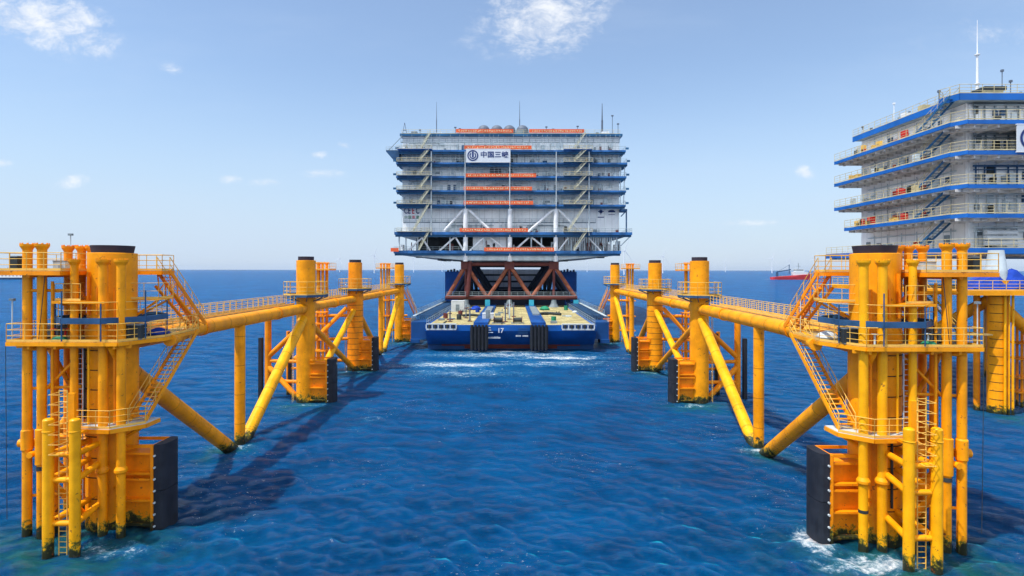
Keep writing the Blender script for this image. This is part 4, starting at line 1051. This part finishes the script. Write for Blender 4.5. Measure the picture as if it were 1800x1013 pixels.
def big_sign(x0, y, z0, w_, h_, label, name='company_sign'):
    t = thing(name, (x0+w_/2, y, z0), label, 'sign', 'company signs on the platform fronts')
    MB().box(x0, x0+w_, y-.12, y, z0, z0+h_).build('board', 'sign', t)
    e = MB().box(x0-.08, x0+w_+.08, y-.15, y+.03, z0+h_, z0+h_+.1).box(x0-.08, x0+w_+.08, y-.15, y+.03, z0-.1, z0); e.build('frame', 'white', t)
    cx, cz, r = x0+h_*.52, z0+h_*.5, h_*.42
    lg = MB(); n = 36; yy = y-.17
    def ringxz(r0, r1, a0, a1, k):
        for i in range(k):
            t0, t1 = a0+(a1-a0)*i/k, a0+(a1-a0)*(i+1)/k
            P_ = [(cx+rr_*math.sin(tt), cz+rr_*math.cos(tt)) for rr_, tt in ((r0, t0), (r1, t0), (r1, t1), (r0, t1))]
            lg.add([(p[0], yy, p[1]) for p in P_]+[(p[0], y-.125, p[1]) for p in P_], [(3, 2, 1, 0), (0, 1, 5, 4), (2, 3, 7, 6)])
    ringxz(r*.78, r, 0, 2*math.pi, n); ringxz(r*.42, r*.62, R(38), R(322), 24)
    lg.box(cx-r*.16, cx+r*.16, yy, y-.13, cz-r*.30, cz+r*.72)
    lg.build('round_emblem', 'ink', t)
    text_part('中国三峡', 'sign_characters', h_*.50, (x0+h_*1.08, y-.15, z0+h_*.40), 'ink', t, .035, sx=(w_-h_*1.2)/(h_*.50*4.05))
    return t
big_sign(xx(819, F-.5), F-.6, zx(286), 13.6, 4.0, 'white sign with round navy emblem and four navy characters on the barge-borne block')
rnd = random.Random(11)
for (a, b_, py, lb) in ((800, 902, 231, 'orange red banner along the roof edge, left one of the two roof banners'), (930, 1028, 231, 'orange red banner along the roof edge, right one of the two roof banners'),
        (816, 934, 263, 'orange red banner just above the white company sign'), (817, 942, 312, 'orange red banner on the first deck railing below the company sign'), (815, 935, 335, 'orange red banner on the second deck railing below the company sign'),
        (815, 937, 360, 'orange red banner on the third deck railing below the company sign'), (808, 928, 408, 'orange red banner above the open truss storey'), (851, 974, 442, 'orange red banner on the lowest deck, right of centre'), (687, 701, 443, 'short orange red banner at the lower left corner of the block')):
    yb = F-.25 if py > 235 else F+1.9
    if a == 816: yb = F-.25
    zt = zx(py)
    t = thing('banner', (xx((a+b_)/2), yb, zt), lb, 'banner', 'banners hung on the platform railings')
    MB().box(xx(a), xx(b_), yb-.05, yb, zt, zt+1.15).build('cloth', 'banner', t)
    g = MB(); glyphs(g, xx(a)+.8, xx(b_)-.8, yb-.053, zt+.25, zt+.9, 1, rnd)
    if b_-a > 50: g.build('lettering', 'mark', t)

# ------------------------------------------------------------------ second platform, far right
def platform2():
    x0, y0, y1, x1 = 56.0, 71.2, 99.0, 104.0
    t = thing('platform_block', (80, 85, 15), 'white platform with blue decks already standing on yellow legs at the right edge', 'offshore platform')
    wx, wy = 60.2, 75.6
    S = 14.04
    zl = [CAMZ+(474.5-p)/S for p in (445, 383, 331, 272, 218)]
    zr = 40.2
    MB().box(wx, x1-4, wy, y1-.8, zl[0]+.7, zr-.6).build('outer_wall', 'wally', t)
    MB().box(wx+.3, x1-5, wy-.25, wy-.003, zl[0]+.7, zr-.8).build('front_wall', 'wall', t)
    rnd = random.Random(21)
    for i, z in enumerate(zl):
        xa = x0 if i else x0-.6
        yb = y1 if i > 1 else (96 if i == 1 else 100.5)
        poly = [(xa, yb), (xa, y0+1.6), (xa+1.0, y0), (x1, y0), (x1, yb)]
        d = MB().prism([(xa+.12, yb-.1), (xa+.12, y0+1.7), (xa+1.05, y0+.14), (x1-.1, y0+.14), (x1-.1, yb-.1)], z+.1, z+.6).build('deck', 'under2', t)
        e = MB()
        for p, q in zip(poly, poly[1:]+poly[:1]): e.bar((p[0], p[1], z+.33), (q[0], q[1], z+.40), .14, .50 if i else .8)
        e.build('deck_edge', 'blue', d)
        MB().rail([(xa, yb, z+.66), (xa, y0+1.6, z+.66), (xa+1.0, y0, z+.66), (x1, y0, z+.66)], 1.2, 1.6, .035, (1, .66, .33)).build('railing', 'palerail', d)
        bm = MB()
        k = 14
        for j in range(k): y = y0+1+(yb-y0-2)*j/(k-1); bm.box(xa+.2, wx, y-.1, y+.1, z-.25, z+.097)
        for j in range(8): x = x0+2+j*3; bm.box(x-.1, x+.1, y0+.2, wy-.3, z-.28, z+.098)
        bm.box(xa+1.5, xa+1.7, y0+1, yb, z-.2, z+.096); bm.box(xa+1, x1-1, y0+2, y0+2.25, z-.2, z+.095)
        bm.build('underdeck_beams', 'under2', d)
    # roof deck with overhang nose
    rx = 58.6
    rf = MB().prism([(rx, y1-1), (rx, 77.5), (57.0, 76), (57.8, 73.6), (x1-3, 73.6), (x1-3, y1-1)], zr-.6, zr-.1).build('roof', 'grey', t)
    e = MB(); poly = [(rx, y1-1), (rx, 77.5), (57.0, 76), (57.8, 73.6), (x1-3, 73.6)]
    for p, q in zip(poly, poly[1:]): e.bar((p[0], p[1], zr-.3), (q[0], q[1], zr-.3), .16, .85)
    e.build('roof_edge', 'blue', rf)
    MB().rail([(p[0], p[1], zr+.1) for p in poly], 1.2, 1.5, .035, (1, .66, .33)).build('railing', 'palerail', rf)
    mx, my = 65.3, 80.0
    zt = CAMZ+(474.5-34)*my/1000
    m = MB().tube((mx, my, zr-.1), (mx, my, zr+3.4), .23, 12, .20).tube((mx, my, zr+3.4), (mx, my, zr+7.5), .16, 12, .13).tube((mx, my, zr+7.5), (mx, my, zt), .09, 8, .03)
    for z in (zr+3.4, zr+7.5): m.lathe(mx, my, [(.2, z-.1), (.34, z), (.34, z+.1), (.15, z+.12)], 12)
    m.build('antenna_mast', 'white', rf)
    for (px, d, h_) in ((1571, 96, 5.2), (1580, 95, 2.4), (1598, 92, 2.6), (1516, 97.5, 1.6), (1531, 97, 1.2), (1650, 78, 1.6), (1761, 79, 4.8), (1776, 78, 3.0), (1793, 78, 1.4), (1620, 90, 1.2)):
        x = (px-901)*d/1000
        MB().tube((x, d, zr-.1), (x, d, zr+h_), .06, 6).box(x-.15, x+.15, d-.15, d+.15, zr+h_, zr+h_+.3).build('roof_lamp', 'greymast' if h_ < 5 else 'white', rf)
    x = (1737-901)*.078
    MB().yprism([(x-1.3, zr+1.6), (x-.6, zr+.2), (x+.6, zr+.2), (x+1.3, zr+1.6)], 77, 79).build('funnel_hood', 'palerail', rf); MB().box(x-1.5, x+1.5, 76.8, 79.2, zr+1.62, zr+2.1).build('hood_lid', 'dark', rf)
    for k in range(10): 
        a = 59.5+k*2.0+rnd.random(); MB().box(a, a+rnd.uniform(.6, 1.5), 76, 78, zr-.096, zr+rnd.uniform(.3, 1.6)).build('roof_unit', rnd.choice(['white', 'shipwhite', 'blue', 'pale']), rf)
    for k in range(9):
        y = 80+k*2.0; MB().box(59.2, 60.2, y, y+rnd.uniform(.5, 1.2), zr-.096, zr+rnd.uniform(.4, 1.2)).build('roof_unit', rnd.choice(['white', 'pale', 'palerail']), rf)
    # outside stairs on the left face
    zs = [z+.66 for z in zl]+[zr-.1]
    for i in range(5):
        stair(t, (57.4, 73.9, zs[i+1]), (57.4, 80.8, zs[i]+.05), 1.1, (1, 0, 0), 'darkblue', 'palerail', .3, 'stair_flight', .03)
        for k in range(8):
            y = rnd.uniform(79, 96); MB().box(56.3, 56.3+rnd.uniform(.3, .9), y, y+rnd.uniform(.4, 1.4), zs[i]+.003, zs[i]+rnd.uniform(.5, 1.3)).build('walkway_gear', rnd.choice(['palerail', 'grey', 'red', 'pale', 'rail']), t)
        for y in ((82.5, 88.6) if i else (84.0,)):
            MB().box(wx-.45, wx-.003, y, y+.9, zs[i]+.5, zs[i]+1.5).build('fire_hose_box', 'red', t)
        for k in range(5):
            y = rnd.uniform(77, 96); h_ = rnd.choice([.5, 2.1, .8]); MB().box(wx-.12-.01*k, wx-.002, y, y+rnd.uniform(.6, 1.1), zs[i]+(.02 if h_ > 2 else 1.2), zs[i]+(.02 if h_ > 2 else 1.2)+h_).build('wall_box', rnd.choice(['grey', 'pale', 'ringblue']), t)
        pp = MB()
        for k in range(6): y = 78+k*3.3; pp.tube((wx-.12, y, zs[i]), (wx-.12, y, zs[i]+3), .07, 6)
        pp.tube((wx-.2, 77, zs[i]+2.6), (wx-.2, 96, zs[i]+2.6), .09, 6); pp.build('wall_pipework', 'pale', t)
        for k in range(6):
            x = 61+k*1.5+rnd.random(); h_ = rnd.choice([.7, 2.0, 1.0]); zz = zs[i]+(.02 if h_ > 1.5 else rnd.uniform(.8, 2)); MB().box(x, x+rnd.uniform(.4, .9), wy-.45-.01*k, wy-.252, zz, zz+h_).build('wall_box', rnd.choice(['dark', 'grey', 'ringblue', 'pale']), t)
        fp = MB()
        for k in range(7): x = 60.8+k*1.4+rnd.random()*.5; fp.tube((x, wy-.5, zs[i]), (x, wy-.5, zs[i]+3.1), .10, 8)
        fp.tube((60.6, wy-.75, zs[i]+2.9), (75, wy-.75, zs[i]+2.9), .14, 8); fp.tube((60.6, wy-.8, zs[i]+2.4), (75, wy-.8, zs[i]+2.4), .08, 8); fp.build('front_pipework', rnd.choice(['pale', 'grey', 'ringblue']), t)
        for x in (62.6, ):
            for z in (.9, 1.55):
                MB().tube((x+i*.3, wy-1.0, zs[i]+z-.4), (x+i*.3, wy-.5, zs[i]+z-.4), .3, 14).build('fan_port', 'dark', t)
    for z in (zs[0]+.8, zs[0]+1.5, zs[0]+2.2): MB().tube((61.5, 74.0, z), (65.5, 74.0, z), .32, 14).build('silver_duct', 'shipwhite', t)
    # transition cones and base girders
    cone = MB()
    for (x, y) in ((59.4, 69.9), (59.4, 94), (92, 69.9), (92, 94)):
        MB().lathe(x, y, [(1.1, 15.6), (1.1, 17.3), (.78, 19.9)], 24).build('leg_cone', 'pale', t)
    MB().box(59, 96, 70.6, 71.0, 19.4, zl[0]).box(56.6, 57, 72, 97, 19.5, zl[0]).build('base_girder', 'ringblue', t)
    return t
platform2()
big_sign(62.85, 71.0, 32.25, 13.2, 3.35, 'white company sign with round navy emblem cut off by the right edge of the photo')
def jacket2():
    t = thing('jacket_foundation', (78, 82, 0), 'yellow jacket legs and deck under the platform at the right edge', 'offshore foundation', 'jacket foundations flanking the barge')
    for (x, y) in ((59.6, 69.9), (79.0, 93.8), (92, 69.9), (59.4, 108)):
        if y == 108: continue
        c = MB().lathe(x, y, [(1.06, -4), (1.06, 15.4), (1.3, 15.6), (1.3, 16.2), (.01, 16.2)], 32).build('column', 'yellow', t)
        for z in np.arange(.6, 15, 1.05): MB().lathe(x, y, [(1.07, z), (1.08, z+.04), (1.07, z+.08)], 16, R(185), R(260)).build('weld_seam', 'seam', c)
        for k in (-.15, .35, .8): MB().tube((x+k, y-1.25, -3), (x+k, y-1.25, 15.4), .14 if k != .35 else .10, 8).build('riser_pipe', 'yellow_b', t)
        green_spots.append((x, y-3, 3, 4, .8))
    MB().tube((58.1, 71.2, -3), (58.1, 71.2, 15), .35, 12).build('caisson_pipe', 'orange', t)
    d = MB().box(54.0, 96, 67.8, 96, 14.9, 15.0).build('main_deck', 'grate', t)
    e = MB()
    for (p, q) in (((54, 67.8), (96, 67.8)), ((54, 67.8), (54, 96)), ((96, 67.8), (96, 96)), ((54, 96), (96, 96)), ((59.4, 67.8), (59.4, 96)), ((54, 82), (96, 82))): e.bar((p[0], p[1], 14.7), (q[0], q[1], 14.7), .3, .55)
    e.build('deck_beams', 'yellow', d)
    MB().rail([(54, 67.8, 15), (96, 67.8, 15)], 1.2, 1.6, .035).rail([(54, 67.8, 15), (54, 96, 15)], 1.2, 1.6, .035).build('railing', 'rail', d)
    for (p, q, r_) in (((59.4, 70.4, 14.0), (56.0, 92, 1.0), .7), ((59.4, 70.2, 14.0), (75, 70, -1), .65), ((59.4, 71, 13.6), (79, 93.8, 1), .5), ((92, 70, 14), (76, 70, -1), .65)):
        MB().tube(p, q, r_, 18).build('brace', 'yellow', t)
    b = MB()
    for (x, y) in ((64.5, 72), (66, 72), (65.2, 73.5)): b.tube((x, y, -2), (x, y, 11), .16, 8)
    for z in (2, 3.8, 6.2, 8.2): b.box(63.8, 66.8, 71.6, 73.8, z-.08, z+.1)
    b.build('boat_landing', 'orange', t)
    stair(t, (55.0, 76, 14.6), (55.0, 69.5, 9.8), .9, (1, 0, 0), 'dark')
    MB().box(54.2, 57.6, 68.2, 71.0, 9.6, 9.75).build('intermediate_landing', 'grate', t)
jacket2()
# crumpled blue tarpaulin at the foot of the cone
a = MB(); n = 22
prof = [(4.4, 15.01), (3.9, 15.5), (2.7, 16.5), (1.9, 17.2), (1.2, 17.45)]
a.lathe(60.0, 69.9, prof, n)
def crump(p):
    dx_, dy_ = p[0]-60, p[1]-69.9; an = math.atan2(dy_, dx_); r_ = math.hypot(dx_, dy_)
    k = 1+.16*math.sin(an*5+1)*(r_/4)+.10*math.sin(an*9)
    return (60+dx_*k, min(71.8, 69.9+dy_*k*.45), max(15.01, p[2]+.25*math.sin(an*6+r_)))
a.v = [crump(p) for p in a.v]
a.sm = [False]*len(a.sm)
a.build('tarpaulin', 'tarp', None, 'crumpled bright blue tarpaulin wrapped round the foot of the grey leg cone', 'tarpaulin')

# ------------------------------------------------------------------ ships
def red_ship():
    x0, y = 480.0, 1055.0
    t = thing('supply_ship', (x0+36, y, 0), 'red hulled supply ship with raised bow near the horizon', 'ship')
    w_ = 9
    def ship_hull(prof, mat, nm):
        # prof: list of (x, z_deck, half_width)
        m = MB(); top = [(x, y-h, z) for x, z, h in prof]+[(x, y+h, z) for x, z, h in prof[::-1]]
        bot = [(x, y-h*.85, -1) for x, z, h in prof]+[(x, y+h*.85, -1) for x, z, h in prof[::-1]]
        n = len(top); m.add(top+bot, [tuple(range(n)), tuple(range(n, 2*n))[::-1]]+[(i, n+i, n+(i+1) % n, (i+1) % n) for i in range(n)])
        return m.build(nm, mat, t)
    ship_hull([(x0, 4.5, 6), (x0+3, 4.8, 8), (x0+40, 4.8, 9), (x0+46, 8.5, 9), (x0+62, 9.5, 8), (x0+73, 11, 3), (x0+75, 11.2, .4)], 'shipred', 'hull')
    MB().box(x0+40, x0+64, y-7, y+7, 8, 15).build('superstructure', 'shipwhite', t)
    MB().box(x0+44, x0+58, y-6, y+6, 15, 20).build('wheelhouse', 'shipwhite', t)
    MB().box(x0+43.8, x0+56.2, y-6.1, y+6.1, 17, 18.4).build('windows', 'dark', t)
    MB().tube((x0+50, y, 20), (x0+50, y, 31), .5, 6).tube((x0+46, y, 25), (x0+54, y, 25), .3, 6).build('mast', 'grey', t)
    MB().box(x0+9, x0+12, y-2, y+2, 4.8, 14).bar((x0+10, y, 14.5), (x0+36, y, 18.5), 1.4, 1.8).tube((x0+33, y, 10), (x0+33, y, 28), .7, 6).tube((x0+33, y, 27), (x0+12, y, 15), .25, 5).build('crane', 'ringblue', t)
    MB().box(x0+16, x0+32, y-5, y+5, 4.8, 7.2).build('deck_cargo', 'grey', t)
    foam_spots.extend([(x0-8, y, 14, 10, .9), (x0+40, y-10, 45, 5, .6)])
red_ship()
def left_ship():
    x0, y = -846.0, 940.0
    t = thing('work_vessel', (x0+28, y, 0), 'pale blue and white work vessel on the horizon behind the left deck', 'ship')
    MB().xprism([(y-6, 4), (y+6, 4), (y+5, -1), (y-5, -1)], x0-4, x0+52).build('hull', 'ringblue', t)
    MB().box(x0-2, x0+50, y-6.2, y+6, 3.2, 4.4).build('bulwark', 'shipwhite', t)
    MB().box(x0+2, x0+44, y-5, y+5, 4.4, 10.6).build('superstructure', 'shipwhite', t)
    w_ = MB()
    for k in range(6): w_.box(x0+6+k*6, x0+8.4+k*6, y-5.1, y-5.01, 5.6, 6.6)
    w_.build('windows', 'dark', t)
    MB().box(x0+6, x0+18, y-4, y+4, 8.6, 12).build('wheelhouse', 'shipwhite', t); MB().tube((x0+12, y, 12), (x0+12, y, 20), .4, 6).build('mast', 'grey', t)
left_ship()
# ------------------------------------------------------------------ wind turbines
def turbine():
    t = thing('wind_turbine', (0, 0, 0), 'x', 'wind turbine', 'wind turbines along the horizon')
    MB().lathe(0, 0, [(2.6, -2), (2.6, 14), (2.1, 14), (1.3, 88)], 14).build('tower', 'turbine', t)
    MB().box(-2, 2, -5, 6, 87, 91).build('nacelle', 'turbine', t)
    h = MB().tube((0, -7, 89), (0, -5, 89), 1.8, 12, 2.0).build('hub', 'turbine', t)
    for k in range(3):
        an = R(20+120*k); dr = Vector((math.sin(an), 0, math.cos(an))); c = Vector((0, -6, 89)); sdv = Vector((math.cos(an), 0, -math.sin(an)))
        m = MB(); ws = ((0, .8), (7, 1.3), (22, .9), (50, .25)); vs = []
        for l, w_ in ws:
            for a_, b_ in ((-1, -1), (1, -1), (1, 1), (-1, 1)): vs.append(c+dr*l+sdv*w_*a_+Vector((0, .3*b_, 0)))
        fs = []
        for i in range(3):
            for j in range(4): fs.append((i*4+j, i*4+(j+1) % 4, (i+1)*4+(j+1) % 4, (i+1)*4+j))
        fs += [(3, 2, 1, 0), (12, 13, 14, 15)]
        m.add(vs, fs).build('blade', 'turbine', t)
    return t
proto = turbine()
spots = [(597, 3900, 'far left of the block, left of the second yellow column'), (658, 2900, 'between the second and third left yellow columns'), (727, 3600, 'under the lower left corner of the platform block'),
          (777, 4700, 'smallest one left of the blue stern casing'), (1097, 2100, 'tallest one, right of the platform block'), (1165, 3000, 'above the third right yellow column'),
         (1032, 4600, 'under the lower right overhang of the block'), (1357, 3400, 'left of the red ship'), (1387, 4200, 'directly behind the red ship'), (1432, 3700, 'right of the red ship bow'), (1275, 5000, 'on the open horizon above the right walkway')]
for i, (px, d, lb) in enumerate(spots):
    if i == 0: o = proto
    else:
        o = proto.copy(); COL.objects.link(o)
        for ch in proto.children:
            c = ch.copy(); COL.objects.link(c); c.parent = o
    o.location = ((px-901)*d/1000, d, 0); o.rotation_euler = (0, 0, R((i*37) % 50-25)); o['label'] = 'pale wind turbine '+lb

make_water()
hz_ = MB().box(-31000, 31000, -31000, 31000, -6, 158)
hm = bpy.data.materials.new('sea_haze'); hm.use_nodes = True; ht = NT(hm.node_tree); ht.N.clear()
hv = ht.n('ShaderNodeVolumePrincipled'); ho = ht.n('ShaderNodeOutputMaterial'); ht.L.new(hv.outputs[0], ho.inputs['Volume'])
hv.inputs['Color'].default_value = (.72, .84, 1.0, 1); hv.inputs['Density'].default_value = 2.2e-5; hv.inputs['Anisotropy'].default_value = .2
hz_.build('haze', hm, None, 'thin pale sea haze over the water', None, None, 'stuff')
